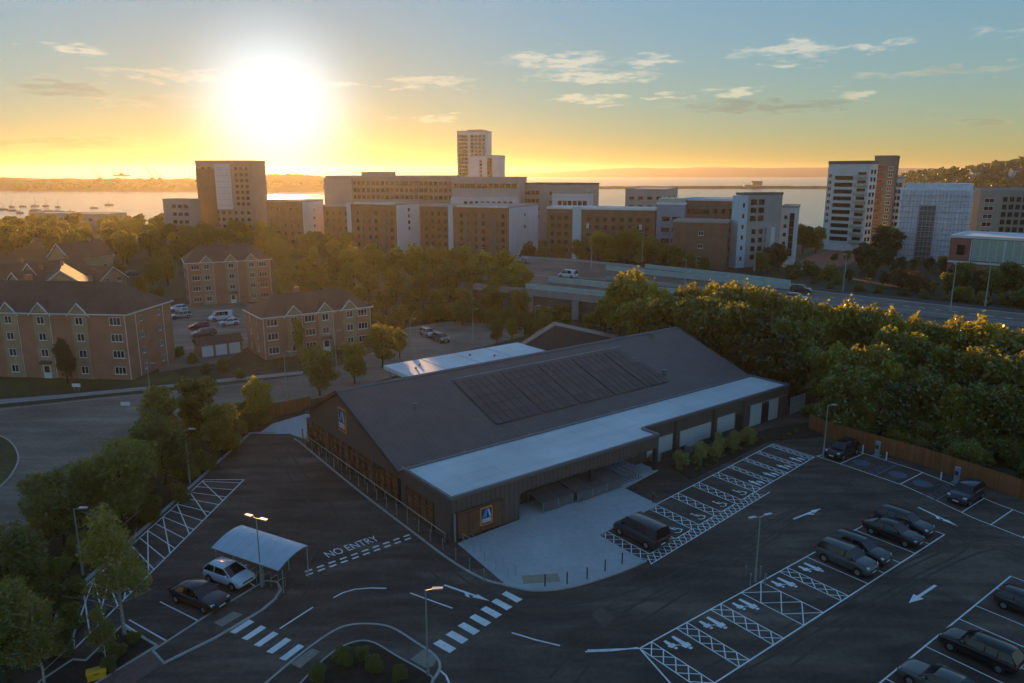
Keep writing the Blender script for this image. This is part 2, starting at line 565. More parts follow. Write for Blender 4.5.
# water ripples
wm = MATS['water'].node_tree
wb = wm.nodes['Principled BSDF']
wtc = wm.nodes.new('ShaderNodeTexCoord')
wmp = wm.nodes.new('ShaderNodeMapping')
wmp.inputs['Scale'].default_value = (0.05, 0.16, 1)
wm.links.new(wtc.outputs['Object'], wmp.inputs[0])
wn = wm.nodes.new('ShaderNodeTexNoise')
wn.inputs['Scale'].default_value = 1.0
wn.inputs['Detail'].default_value = 6
wm.links.new(wmp.outputs[0], wn.inputs['Vector'])
wbp = wm.nodes.new('ShaderNodeBump')
wbp.inputs['Strength'].default_value = 0.35
wbp.inputs['Distance'].default_value = 0.8
wm.links.new(wn.outputs['Fac'], wbp.inputs['Height'])
wm.links.new(wbp.outputs[0], wb.inputs['Normal'])


# ---------------------------------------------------------------- mesh helpers
class MB:
    def __init__(self):
        self.v, self.f, self.m = [], [], []

    def poly(self, pts, mi=0):
        i = len(self.v)
        self.v += [tuple(p) for p in pts]
        self.f.append(tuple(range(i, i + len(pts))))
        self.m.append(mi)
        return self

    def box(self, x0, x1, y0, y1, z0, z1, mi=0):
        i = len(self.v)
        self.v += [(x0, y0, z0), (x1, y0, z0), (x1, y1, z0), (x0, y1, z0), (x0, y0, z1), (x1, y0, z1), (x1, y1, z1), (x0, y1, z1)]
        for q in ((0, 3, 2, 1), (4, 5, 6, 7), (0, 1, 5, 4), (1, 2, 6, 5), (2, 3, 7, 6), (3, 0, 4, 7)):
            self.f.append(tuple(i + k for k in q))
            self.m.append(mi)
        return self

    def prism(self, pts, z0, z1, mi=0, bottom=True):
        """pts: (x, y) outline, any winding"""
        a = sum(pts[k][0] * pts[(k + 1) % len(pts)][1] - pts[(k + 1) % len(pts)][0] * pts[k][1] for k in range(len(pts)))
        pts = list(pts) if a > 0 else list(pts)[::-1]
        n, i = len(pts), len(self.v)
        self.v += [(p[0], p[1], z0) for p in pts] + [(p[0], p[1], z1) for p in pts]
        self.f.append(tuple(range(i + n, i + 2 * n)))
        self.m.append(mi)
        if bottom:
            self.f.append(tuple(reversed(range(i, i + n))))
            self.m.append(mi)
        for k in range(n):
            k2 = (k + 1) % n
            self.f.append((i + k, i + k2, i + n + k2, i + n + k))
            self.m.append(mi)
        return self

    def extr(self, pts, axis, t0, t1, mi=0):
        """closed profile in the two other axes, extruded along axis 0 (x) or 1 (y)"""
        n, i = len(pts), len(self.v)
        for t in (t0, t1):
            for p in pts:
                self.v.append((t, p[0], p[1]) if axis == 0 else (p[0], t, p[1]))
        self.f.append(tuple(range(i, i + n)))
        self.f.append(tuple(reversed(range(i + n, i + 2 * n))))
        self.m += [mi, mi]
        for k in range(n):
            k2 = (k + 1) % n
            self.f.append((i + k, i + n + k, i + n + k2, i + k2))
            self.m.append(mi)
        return self

    def tube(self, p0, p1, r0, r1=None, n=8, mi=0, caps=True):
        r1 = r0 if r1 is None else r1
        p0, p1 = Vector(p0), Vector(p1)
        d = (p1 - p0)
        if d.length < 1e-6:
            return self
        d.normalize()
        a = d.orthogonal().normalized()
        b = d.cross(a)
        i = len(self.v)
        for (p, r) in ((p0, r0), (p1, r1)):
            for k in range(n):
                t = 2 * PI * k / n
                self.v.append(tuple(p + a * (math.cos(t) * r) + b * (math.sin(t) * r)))
        for k in range(n):
            k2 = (k + 1) % n
            self.f.append((i + k, i + k2, i + n + k2, i + n + k))
            self.m.append(mi)
        if caps:
            self.f.append(tuple(reversed(range(i, i + n))))
            self.f.append(tuple(range(i + n, i + 2 * n)))
            self.m += [mi, mi]
        return self

    def path(self, pts, r, n=6, mi=0):
        for k in range(len(pts) - 1):
            self.tube(pts[k], pts[k + 1], r, n=n, mi=mi)
        return self

    def bar(self, p0, p1, w, h, mi=0):
        """flat bar of width w (horizontal) and height h along p0-p1 (p on its bottom centre line)"""
        p0, p1 = Vector(p0), Vector(p1)
        d = (p1 - p0).normalized()
        s = Vector((d.y, -d.x, 0)).normalized() * (w / 2) if abs(d.z) < 0.99 else Vector((w / 2, 0, 0))
        up = Vector((0, 0, h))
        i = len(self.v)
        for p in (p0, p1):
            self.v += [tuple(p - s), tuple(p + s), tuple(p + s + up), tuple(p - s + up)]
        for q in ((0, 1, 2, 3), (7, 6, 5, 4), (0, 4, 5, 1), (1, 5, 6, 2), (2, 6, 7, 3), (3, 7, 4, 0)):
            self.f.append(tuple(i + k for k in q))
            self.m.append(mi)
        return self

    def mesh(self, name, mats):
        me = bpy.data.meshes.new(name)
        me.from_pydata(self.v, [], self.f)
        if isinstance(mats, str):
            mats = [mats]
        for m in mats:
            me.materials.append(MATS[m])
        me.polygons.foreach_set('material_index', self.m)
        me.update()
        return me

    def build(self, name, mats, parent=None, smooth=False):
        me = self.mesh(name, mats)
        if smooth:
            me.polygons.foreach_set('use_smooth', [True] * len(me.polygons))
        return link(name, me, parent)


def link(name, me, parent=None):
    o = bpy.data.objects.new(name, me)
    COL.objects.link(o)
    if parent is not None:
        o.parent = parent
    return o


def tag(o, label=None, cat=None, group=None, kind=None):
    for k, v in (('label', label), ('category', cat), ('group', group), ('kind', kind)):
        if v:
            o[k] = v
    return o


def empty(name, loc=(0, 0, 0), rz=0.0, label=None, cat=None, group=None):
    o = bpy.data.objects.new(name, None)
    COL.objects.link(o)
    o.location = loc
    o.rotation_euler = (0, 0, rz)
    return tag(o, label, cat, group)


def copy_tree(o, parent=None):
    c = o.copy()
    COL.objects.link(c)
    c.parent = parent
    for ch in list(KIDS.get(o.name, [])) or [k for k in bpy.data.objects if k.parent == o]:
        copy_tree(ch, c)
    return c


KIDS = {}


def remember(o):
    """child lists of a prototype, so copies need no search"""
    ks = [k for k in bpy.data.objects if k.parent == o]
    KIDS[o.name] = ks
    for k in ks:
        remember(k)


def copy_thing(proto, loc, rz, scale=None, label=None, group=None):
    def cp(o, parent):
        c = o.copy()
        COL.objects.link(c)
        c.parent = parent
        for ch in KIDS.get(o.name, []):
            cp(ch, c)
        return c
    c = cp(proto, None)
    c.location = loc
    c.rotation_euler = (0, 0, rz)
    if scale is not None:
        c.scale = scale if isinstance(scale, tuple) else (scale,) * 3
    tag(c, label, None, group)
    return c


def text_mesh(txt, size):
    cu = bpy.data.curves.new('lettering', 'FONT')
    cu.body = txt
    cu.size = size
    cu.align_x = 'CENTER'
    cu.align_y = 'CENTER'
    ob = bpy.data.objects.new('lettering', cu)
    COL.objects.link(ob)
    dg = bpy.context.evaluated_depsgraph_get()
    me = bpy.data.meshes.new_from_object(ob.evaluated_get(dg))
    bpy.data.objects.remove(ob)
    bpy.data.curves.remove(cu)
    return me


def xy(p):
    return (p.x, p.y)


def smooth_line(pts, n=6):
    """Catmull-Rom through points"""
    P = [Vector(p) for p in pts]
    P = [P[0] * 2 - P[1]] + P + [P[-1] * 2 - P[-2]]
    out = []
    for i in range(1, len(P) - 2):
        for k in range(n):
            t = k / n
            a, b, c, d = P[i - 1], P[i], P[i + 1], P[i + 2]
            out.append(0.5 * ((2 * b) + (c - a) * t + (2 * a - 5 * b + 4 * c - d) * t * t + (3 * b - a - 3 * c + d) * t ** 3))
    out.append(P[-2])
    return out


ORD = ['zeroth', 'first', 'second', 'third', 'fourth', 'fifth', 'sixth', 'seventh', 'eighth', 'ninth', 'tenth', 'eleventh', 'twelfth', 'thirteenth',
       'fourteenth', 'fifteenth', 'sixteenth', 'seventeenth', 'eighteenth', 'nineteenth', 'twentieth']


def ordinal(n):
    if n <= 20:
        return ORD[n]
    return '%d%s' % (n, 'th' if 10 <= n % 100 <= 20 else {1: 'st', 2: 'nd', 3: 'rd'}.get(n % 10, 'th'))

# ================================================================ SETTING
# ---- ground, water, far land
gm = MB()
shore = [(-2500, 470), (-700, 468), (-330, 452), (-150, 440), (0, 425), (120, 410), (185, 405), (240, 440), (330, 620), (430, 900), (2500, 1000)]
NX = len(shore)
for (x, y) in shore:
    gm.v += [(x, -600, 0), (x, 0, 0), (x, y - 12, 0), (x, y, -3.5)]
for i in range(NX - 1):
    for k in range(3):
        gm.f.append((i * 4 + k, i * 4 + 4 + k, i * 4 + 5 + k, i * 4 + 1 + k))
        gm.m.append(0)
tag(gm.build('ground', 'ground'), 'mottled grassy ground under the whole site up to the shore', None, None, 'structure')

wtr = MB().poly([(-9500, 380, -2), (9500, 380, -2), (9500, 8900, -2), (-9500, 8900, -2)])
tag(wtr.build('water', 'water'), 'pale evening water of the bay and the open sea', None, None, 'structure')


def ridge(name, m, pts, depth, label, rough=0.0, nsub=6, base=-3.0):
    """a land ridge: pts = (x, y, crest height), rounded cross-section"""
    line = smooth_line([Vector(p) for p in pts], nsub)
    mb = MB()
    prof = [(-0.5, 0.0), (-0.36, 0.45), (-0.2, 0.8), (0.0, 1.0), (0.25, 0.85), (0.5, 0.0)]
    for k, p in enumerate(line):
        for (t, h) in prof:
            j = 1 + (R.random() - 0.5) * rough
            mb.v.append((p.x + (R.random() - 0.5) * rough * 8, p.y + t * depth, base + (p.z - base) * h * (j if h > 0 else 1)))
    n = len(prof)
    for k in range(len(line) - 1):
        for q in range(n - 1):
            mb.f.append((k * n + q, (k + 1) * n + q, (k + 1) * n + q + 1, k * n + q + 1))
            mb.m.append(0)
    o = mb.build(name, m, None, True)
    return tag(o, label, None, None, 'structure')


ridge('dock_land', 'far_land', [(-2600, 1600, 20), (-1900, 1560, 21), (-1300, 1540, 19), (-1000, 1540, 20), (-820, 1530, 18), (-640, 1520, 19), (-540, 1510, 22),
      (-470, 1510, 27), (-400, 1510, 25), (-330, 1510, 14), (-250, 1510, 3)], 340, 'low brown dockland across the bay on the left', 0.22, 14)
ridge('breakwater', 'far_land', [(-250, 1560, 2.2), (0, 1580, 2.6), (170, 1590, 3), (420, 1600, 3.2), (620, 1600, 3.4), (760, 1500, 4), (900, 1400, 6)], 26,
      'long thin breakwater crossing the water on the right', 0.2, 10)
ridge('distant_hill', 'far_hill', [(-1500, 6500, 12), (-350, 6500, 24), (150, 6500, 32), (600, 6500, 54), (1000, 6500, 74), (1350, 6500, 70), (1700, 6500, 79), (2200, 6500, 74),
      (2700, 6500, 77), (3500, 6500, 70), (5000, 6500, 60)], 700, 'faint blue hills on the horizon beyond the sea', 0.03, 8)


def head_h(x, y):
    ux = (x - 720) / 260.0
    e = max(0.0, min(1.0, ux))
    e = e * e * (3 - 2 * e)
    t = (y - 950) / 330.0
    c = max(0.0, min(1.0, t))
    c = c * c * (3 - 2 * c)
    lump = 5 * math.sin(x * 0.013 + 1) + 3 * math.sin(x * 0.031 + y * 0.01)
    back = 1.0 - 0.6 * max(0.0, min(1.0, (y - 1300) / 260.0))
    return -3 + (30 + 32 * e + lump * e) * c * back * max(0.0, min(1.0, (x - 630) / 90.0))


hm = MB()
xs = [600 + i * 45 for i in range(34)]
ys = [900 + j * 45 for j in range(16)]
for x in xs:
    for y in ys:
        hm.v.append((x, y, head_h(x, y)))
for i in range(len(xs) - 1):
    for j in range(len(ys) - 1):
        a_ = i * len(ys) + j
        hm.f.append((a_, a_ + len(ys), a_ + len(ys) + 1, a_ + 1))
        hm.m.append(0)
tag(hm.build('headland', 'far_land', None, True), 'wooded headland hill rising at the right edge', None, None, 'structure')


# ---- sheets: roads and car park (z a few mm apart)
def sheet(name, m, pts, z, label=None):
    o = MB().prism([xy(p) for p in pts], z - 0.3, z, bottom=False).build(name, m)
    return tag(o, label, None, None, 'structure')


Zr = 0.020
road = sheet('road', 'road_asphalt', [G(u, v) for u, v in ((-320, 425), (-60, 411), (0, 408), (106, 397), (180, 390), (242, 383), (300, 376), (345, 364), (380, 349), (405, 328),
             (470, 318), (540, 312), (548, 330), (470, 350), (420, 366), (395, 376), (330, 396), (250, 410), (190, 424), (150, 445), (105, 480), (60, 512), (20, 542), (-60, 600), (-320, 650))], Zr,
             'grey road and roundabout on the left')
court = sheet('parking_court', 'road_asphalt', [G(u, v) for u, v in ((168, 322), (180, 305), (245, 302), (300, 318), (250, 345), (225, 362), (160, 372), (150, 350))], Zr + 0.004,
              'shaded parking court between the brick flats')
car_park = sheet('car_park', 'asphalt', [S(*q) for q in ((-4.3, 37.2), (-2, 35.6), (1, 33.5), (53, 33.5), (56, 2), (52, -1.5), (48.6, -5), (49.0, -15.5), (47.7, -25.5), (46.5, -48), (-20, -70), (-62, -38),
                 (-45, -6), (-34, -1), (-28.4, 3.2), (-26.9, 9.7))], Zr + 0.004, 'dark new asphalt of the car park')
ZA = Zr + 0.004
ZM = ZA + 0.005

forecourt = tag(MB().prism([xy(S(*q)) for q in ([(0.4, -0.2)] + [(p.x, p.y) for p in smooth_line([Vector(q) for q in ((-0.2, -7.6, 0), (1.0, -9.4, 0), (3.4, -10.7, 0), (7.5, -11.4, 0), (10.6, -11.5, 0))], 5)]
                    + [(10.75, -6.3), (19.2, -5.3), (19.4, -0.8), (25.4, 0.2), (25.4, 2.5), (7.3, 2.5), (7.3, 0.1)])], 0.0, 0.11).build('forecourt', 'paving'),
                'pale grey paved forecourt before the shop entrance', None, None, 'structure')
footway = MB()
fw = [(p.x, p.y) for p in smooth_line([Vector(q) for q in ((-0.9, 32.0, 0), (-0.9, 29, 0), (-1.4, 15, 0), (-1.5, 4.2, 0), (-1.5, -2.2, 0), (-1.05, -5.9, 0), (-0.2, -7.7, 0))], 5)]
footway.prism([xy(S(*q)) for q in fw + [(-0.05, -7.2), (0.38, -0.3), (0.05, 0.3), (0.05, 30.4)]], 0.0, 0.10)
tag(footway.build('footway', 'asphalt'), 'narrow dark footway along the glazed gable', None, None, 'structure')


def kerb(name, pts, parent=None, w=0.16, h=0.125, m='kerb', label=None, z=0.0):
    mb = MB()
    for k in range(len(pts) - 1):
        p, q = Vector(pts[k]), Vector(pts[k + 1])
        d = (q - p).normalized() * (w * 0.35)
        mb.bar((p.x - d.x, p.y - d.y, z), (q.x + d.x, q.y + d.y, z + 0.0), w, h + 0.0007 * (k % 3))
    o = mb.build(name, m, parent)
    return tag(o, label, None, None, 'structure')


kerb('kerb', [S(*q) for q in fw] + [S(p.x, p.y) for p in smooth_line([Vector(q) for q in ((-0.2, -7.7, 0), (1.0, -9.5, 0), (3.4, -10.8, 0), (7.5, -11.5, 0), (10.7, -11.6, 0))], 5)], label='pale kerb curving round the shop forecourt')
kerb('kerb', [S(*q) for q in ((-1.9, 35.6), (-4.3, 37.1), (-15.4, 23.6), (-26.9, 9.7), (-28.3, 3.4))], w=0.3, label='pale kerb along the left edge of the car park')


def bed(name, pts, m, label, z=0.12, kerbed=True):
    P = [G(*p) if len(p) == 2 else Vector(p) for p in pts]
    o = tag(MB().prism([xy(p) for p in P], 0.0, z).build(name, m), label, None, None, 'structure')
    if kerbed:
        kerb('kerb', P + [P[0]], h=z + 0.015, label='kerb edging the ' + label)
    return o


# left island: footway strip in front of the two parked cars
fwl = [(164, 664), (215, 639), (262, 611), (275, 600), (281, 590), (277, 583), (266, 582), (257, 587), (205, 618), (153, 652)]
bed('island_footway', fwl, 'asphalt', 'dark island strip before the two parked cars', 0.11)
bed('planting_bed', [(73, 661), (86, 662), (122, 627), (129, 631), (157, 647), (97, 684), (60, 720), (20, 720), (40, 683)], 'soil', 'brown planting bed under the birch')
bed('brick_paving', [(151, 653), (165, 664), (110, 700), (60, 720), (97, 684)], 'pink_paving', 'pinkish block paved strip at the bottom left', 0.105, False)
# middle island at the bottom edge
isl_out = [(p.x, p.y) for p in smooth_line([Vector((u, v, 0)) for u, v in ((255, 694), (290, 664), (320, 641), (343, 628), (367, 625), (392, 629), (418, 645), (434, 656), (440, 668), (432, 683), (420, 700))], 5)]
bed('island_footway', isl_out + [(300, 720), (250, 720)], 'asphalt', 'dark curved footway island at the bottom edge', 0.11)
isl_in = [(p.x, p.y) for p in smooth_line([Vector((u, v, 0)) for u, v in ((300, 686), (320, 665), (343, 648), (369, 643), (397, 658), (428, 676), (432, 684), (420, 700))], 5)]
P_ = [G(u, v) for u, v in isl_in + [(330, 712)]]
tag(MB().prism([xy(p) for p in P_], 0.0, 0.15).build('planting_bed', 'soil'), 'shrub bed inside the bottom island', None, None, 'structure')
kerb('kerb', P_ + [P_[0]], h=0.17, w=0.12, label='kerb round the bottom shrub bed')
# right bed between store and marked bays
bed('planting_bed', [tuple(S(*q)) for q in ((27.2, 0.3), (26.4, -3.3), (42.2, -1.6), (48.4, -4.6), (52, -1.2), (46, 0.8), (36, 0.6))], 'soil', 'planting bed between shop and marked bays', 0.12, False)
# tactile crossings
for q, lb in (([(214, 624), (234, 613), (243, 616), (222, 628)], 'left of the first crossing'), ([(291, 665), (312, 650), (320, 653), (300, 670)], 'right of the first crossing'),
              ([(410, 661), (425, 650), (437, 660), (433, 668), (425, 669)], 'below the second crossing')):
    tag(MB().prism([xy(G(*p)) for p in q], 0.09, 0.122).build('tactile_paving', 'tactile'), 'buff tactile paving ' + lb, None, None, 'structure')
tag(MB().prism([xy(S(*q)) for q in ((0.9, -8.4), (3.3, -9.9), (3.9, -8.8), (1.5, -7.4))], 0.10, 0.114).build('tactile_paving', 'buff_patch'), 'buff tactile patch at the forecourt tip', None, None, 'structure')
# service pavement at the back left of the shop
sheet('service_yard', 'paving', [G(u, v) for u, v in ((258, 434), (272, 424), (306, 414), (330, 414), (312, 442), (290, 434))], ZA + 0.004, 'pale concrete apron behind the glazed gable')

# ---- road markings (parts of the car park / road sheets)


def seg(mb, p, q, w, z=ZM):
    p, q = Vector(p), Vector(q)
    d = (q - p).normalized()
    s = Vector((-d.y, d.x, 0)) * (w / 2)
    mb.poly([(p.x + s.x, p.y + s.y, z), (p.x - s.x, p.y - s.y, z), (q.x - s.x, q.y - s.y, z), (q.x + s.x, q.y + s.y, z)])


def line(pts, w=0.1, name='bay_line', m='paint', parent=car_park, z=ZM):
    mb = MB()
    for k in range(len(pts) - 1):
        seg(mb, pts[k], pts[k + 1], w, z + 0.0004 * (k % 2))
    return mb.build(name, m, parent)


def hatch(A, B, C, D, n, w=0.09, name='hatched_marking', m='paint', border=True, cross=True):
    """A-B one end, D-C the other; lines cross between side AD and side BC"""
    mb = MB()
    if border:
        seg(mb, A, D, w)
        seg(mb, B, C, w, ZM + 0.0008)
    for i in range(n):
        t0, t1 = i / n, (i + 1) / n
        seg(mb, A.lerp(D, t0), B.lerp(C, t1), w * 0.9, ZM + 0.0016)
        if cross:
            seg(mb, B.lerp(C, t0), A.lerp(D, t1), w * 0.9, ZM + 0.0024)
    return mb.build(name, m, car_park)


def place2d(polys, origin, ang, sx, sy, name, m='paint', z=ZM, parent=car_park):
    mb = MB()
    c, s = math.cos(ang), math.sin(ang)
    for k, pl in enumerate(polys):
        mb.poly([(origin.x + c * x * sx - s * y * sy, origin.y + s * x * sx + c * y * sy, z + 0.0005 * k) for x, y in pl])
    return mb.build(name, m, parent)


def disc2d(cx, cy, r, n=12, rx=None):
    rx = rx or r
    return [(cx + rx * math.cos(2 * PI * k / n), cy + r * math.sin(2 * PI * k / n)) for k in range(n)]


def ring2d(cx, cy, r0, r1, a0, a1, n=14):
    out = []
    for k in range(n):
        t0, t1 = a0 + (a1 - a0) * k / n, a0 + (a1 - a0) * (k + 1) / n
        out.append([(cx + r0 * math.cos(t0), cy + r0 * math.sin(t0)), (cx + r1 * math.cos(t0), cy + r1 * math.sin(t0)),
                    (cx + r1 * math.cos(t1), cy + r1 * math.sin(t1)), (cx + r0 * math.cos(t1), cy + r0 * math.sin(t1))])
    return out


FIG = [disc2d(-0.28, 0.86, 0.13), [(-0.5, 0.7), (-0.06, 0.7), (-0.02, 0.3), (-0.12, 0.3), (-0.14, -0.0), (-0.18, -0.75), (-0.38, -0.75), (-0.42, 0.0), (-0.44, 0.3), (-0.56, 0.3)],
       disc2d(0.34, 0.28, 0.11), [(0.18, 0.12), (0.5, 0.12), (0.6, -0.2), (0.48, -0.22), (0.44, -0.75), (0.26, -0.75), (0.22, -0.22), (0.1, -0.2)], [(-0.06, 0.3), (0.2, 0.05), (0.2, -0.05), (-0.06, 0.18)]]
WHL = ring2d(0, -0.25, 0.38, 0.5, -2.9, 0.9, 16) + [disc2d(-0.12, 0.85, 0.15), [(-0.22, 0.62), (-0.04, 0.62), (0.06, 0.02), (-0.14, 0.02)], [(-0.1, 0.12), (0.4, 0.12), (0.4, -0.02), (-0.1, -0.02)],
       [(0.3, 0.1), (0.42, 0.1), (0.62, -0.5), (0.5, -0.54)], [(-0.05, 0.42), (0.34, 0.42), (0.34, 0.32), (-0.05, 0.32)]]
ARR = [[(-0.05, -0.5), (0.05, -0.5), (0.05, 0.14), (-0.05, 0.14)], [(-0.17, 0.14), (0.17, 0.14), (0, 0.5)]]
ARRT = [[(-0.05, -0.5), (0.05, -0.5), (0.05, 0.2), (-0.05, 0.2)], [(-0.12, 0.2), (0.14, 0.16), (0.02, 0.5)], [(0.05, 0.05), (0.05, -0.04), (0.22, 0.06), (0.2, 0.14)]]


def arrow(p, q, width=1.7, shape=ARR):
    d = q - p
    place2d(shape, (p + q) / 2, math.atan2(d.y, d.x) - PI / 2, width * 2, d.length, 'arrow_marking')


# centre row
b0, b1 = -18.9, -23.95
line([S(2.18, b0), S(34.25, b0)], 0.11)
line([S(2.18, b1), S(34.25, b1)], 0.11)
for a0_, a1_, n in ((2.18, 3.32, 5), (5.74, 6.84, 5), (9.38, 10.55, 5), (12.9, 15.37, 3), (17.74, 18.78, 5)):
    hatch(S(a0_, b0), S(a1_, b0), S(a1_, b1), S(a0_, b1), n)
for a_ in (21.48, 23.95, 26.5, 28.97, 31.5, 34.25):
    line([S(a_, b0), S(a_, b1)], 0.1)
for a_ in (4.5, 8.1, 11.75, 16.5, 20.1):
    place2d(FIG, S(a_, b0 - 1.15), TH + PI, 1.25, 0.95, 'parent_and_child_symbol')
line([S(2.18, b0), S(-0.6, b0 + 1.9), S(-0.62, b0 + 1.92)], 0.12, 'edge_line')
line([S(2.18, b0), S(0.9, b0 - 4.4)], 0.12, 'edge_line')
# marked bays beside the shop (row turned a few degrees from the shop)


def bk(a):
    return -6.05 + (a - 10.8) * 0.1165


def D(a, t):
    return S(a, bk(a) - t)


line([D(10.7, 0), D(41.75, 0)], 0.1)
line([D(28.9, 5.05), D(41.75, 5.05)], 0.1)
line([D(10.7, 6.05), D(30.0, 6.05)], 0.1)
line([D(41.75, 0), D(41.75, 5.05)], 0.1)
for k in range(6):
    a_ = 10.7 + 3.63 * k
    hatch(D(a_, 0), D(a_ + 1.15, 0), D(a_ + 1.15, 5.0), D(a_, 5.0), 5)
    if k < 5:
        hatch(D(a_ + 0.1, 6.0), D(a_ + 0.1, 5.05), D(a_ + 3.73, 5.05), D(a_ + 3.73, 6.0), 5, border=False)
        line([D(a_ + 1.15, 5.05), D(a_ + 3.63, 5.05)], 0.1)
        place2d(WHL, D(a_ + 2.4, 4.1), TH, 0.95, 0.8, 'wheelchair_symbol')
for k in range(4):
    a_ = 31.9 + 2.93 * k
    hatch(D(a_, 0), D(a_ + 0.75, 0), D(a_ + 0.75, 5.05), D(a_, 5.05), 6, 0.08)
    place2d(FIG, D(a_ - 0.95, 4.1), TH, 1.0, 0.85, 'parent_and_child_symbol')
# fence-side row
fr = [(42.2, -7.4), (42.0, -12.9), (41.8, -16.8), (41.0, -19.7), (39.6, -24.0), (38.9, -28.3), (38.6, -34)]


def fa(b):
    for (a0_, p0_), (a1_, p1_) in zip(fr, fr[1:]):
        if p1_ <= b <= p0_:
            t = (b - p0_) / (p1_ - p0_)
            return a0_ + (a1_ - a0_) * t
    return fr[-1][0]


line([S(*q) for q in fr], 0.11, 'edge_line')
line([S(fa(b_) + 4.9, b_) for b_ in (-7.6, -12, -16, -20, -24, -28, -34)], 0.11, 'edge_line')
for b_ in (-7.6, -10.2, -12.8, -14.0, -16.6, -19.2, -20.4, -23.0, -25.6, -28.2, -30.8):
    line([S(fa(b_), b_), S(fa(b_) + 4.9, b_)], 0.1)
hatch(S(42, -12.8), S(42, -14.0), S(46.9, -14.0), S(46.9, -12.8), 5, m='blue_paint')
hatch(S(41, -19.2), S(40.7, -20.4), S(45.6, -20.4), S(45.9, -19.2), 5, m='blue_paint')
for b_ in (-11.4, -15.3, -17.9):
    place2d([disc2d(0, 0, 0.9, 16)], S(fa(b_) + 2.2, b_), TH, 1, 1, 'charging_bay_disc', 'blue_paint')
# near right row
line([S(9.0, -30.0), S(31.2, -30.0)], 0.11)
for a_ in (9.4, 11.9, 14.5, 17.1, 19.6, 22.1, 24.75, 28.5, 31.2):
    line([S(a_, -30.0), S(a_, -35.1)], 0.1)
# arrows
arrow(S(26.6, -14.5), S(30.6, -14.8), 0.95, ARRT)
arrow(S(25.3, -27.1), S(21.3, -27.0), 1.1)
arrow(S(37.9, -20.1), S(36.8, -24.0), 1.0, ARRT)
arrow(S(-3.8, -4.8), S(-2.3, -8.6), 1.0, ARRT)
# zebra crossings
zs0, zs1 = [(501.6, 594.5), (506.3, 591.4), (522.7, 599.6), (516.9, 603)], [(433, 644), (440, 639.7), (456.4, 648.8), (449.6, 653.5)]
for k in range(7):
    t = k / 6
    q = [G(*a_).lerp(G(*b_), t) for a_, b_ in zip(zs0, zs1)]
    MB().poly([(p.x, p.y, ZM) for p in q]).build('zebra_stripe', 'paint', car_park)
zs0, zs1 = [(229.6, 632.4), (249.2, 619.7), (254.3, 622.2), (235.2, 634.1)], [(279.1, 659), (298.7, 644.3), (304.3, 646.8), (285.5, 661)]
for k in range(5):
    t = k / 4
    q = [G(*a_).lerp(G(*b_), t) for a_, b_ in zip(zs0, zs1)]
    MB().poly([(p.x, p.y, ZM) for p in q]).build('zebra_stripe', 'paint', car_park)
for pl in (((279.7, 629), (313, 607.5)), ((333.6, 598), (343, 593), (355, 589.5), (370, 588.3), (386.3, 588.6)), ((410.2, 593.3), (452.4, 608.5)), ((511.7, 633), (535, 640), (560, 646)),
           ((585, 652), (612, 651), (638, 648)), ((437, 668), (446, 676), (452, 690))):
    line([G(*p) for p in pl], 0.13, 'lane_dash')
# no entry
n0, n1 = G(304, 572.5), G(412.6, 533.8)
m0, m1 = G(305, 576), G(414, 537)
for k in range(10):
    for (p, q) in ((n0, n1), (m0, m1)):
        line([p.lerp(q, (k + 0.08) / 10), p.lerp(q, (k + 0.68) / 10)], 0.2, 'give_way_dash')
tm = text_mesh('NO ENTRY', 1.0)
for p in tm.vertices:
    p.co.z = 0
tm.materials.clear()
tm.materials.append(MATS['paint'])
lo = link('no_entry_lettering', tm, car_park)
t0_, t1_ = G(326, 556), G(377, 538.5)
d_ = t1_ - t0_
w_ = max(p.co.x for p in tm.vertices) - min(p.co.x for p in tm.vertices)
lo.location = ((t0_.x + t1_.x) / 2, (t0_.y + t1_.y) / 2, ZM)
lo.rotation_euler = (0, 0, math.atan2(d_.y, d_.x))
lo.scale = (d_.length / w_, 1.5, 1)
# left hatched strip along the kerb
hl = [S(-12.5, 26.3), S(-9.3, 23.9), S(-27.4, 2.6), S(-26.7, 9.3)]
mbh = MB()
for p, q in ((hl[0], hl[1]), (hl[1], hl[2]), (hl[3], hl[0]), (hl[2], hl[3])):
    seg(mbh, p, q, 0.11)
nh = 17
for i in range(nh):
    p = hl[0].lerp(hl[3], (i + 0.3) / nh)
    q = hl[1].lerp(hl[2], (i + 0.5) / nh)
    seg(mbh, p, q, 0.1, ZM + 0.001)
for i in range(0, nh - 1, 2):
    seg(mbh, hl[0].lerp(hl[3], (i + 0.3) / nh), hl[1].lerp(hl[2], min(1, (i + 3.0) / nh)), 0.1, ZM + 0.002)
mbh.build('hatched_marking', 'paint', car_park)
line([G(157, 648), G(258, 586)], 0.11)
line([G(129, 620), G(166, 641)], 0.11)
line([G(124, 624), G(158, 647)], 0.11)
line([G(160, 602), G(200, 622)], 0.11)
line([G(192, 583), G(230, 604)], 0.11)
line([G(222, 567), G(256, 587)], 0.11)
# tarmac patches and drain covers
for u, v in ((770, 520), (606, 608), (548, 640), (820, 600), (330, 610)):
    p = G(u, v)
    MB().prism([(p.x - .25, p.y - .2), (p.x + .25, p.y - .2), (p.x + .25, p.y + .2), (p.x - .25, p.y + .2)], ZA, ZA + 0.004).build('drain_cover', 'tyre_mark', car_park)
sheet('asphalt_patch', 'patch_asphalt', [G(u, v) for u, v in ((592, 615), (600, 607), (616, 618), (603, 628))], ZA + 0.003, 'pale repaired patch in the asphalt')
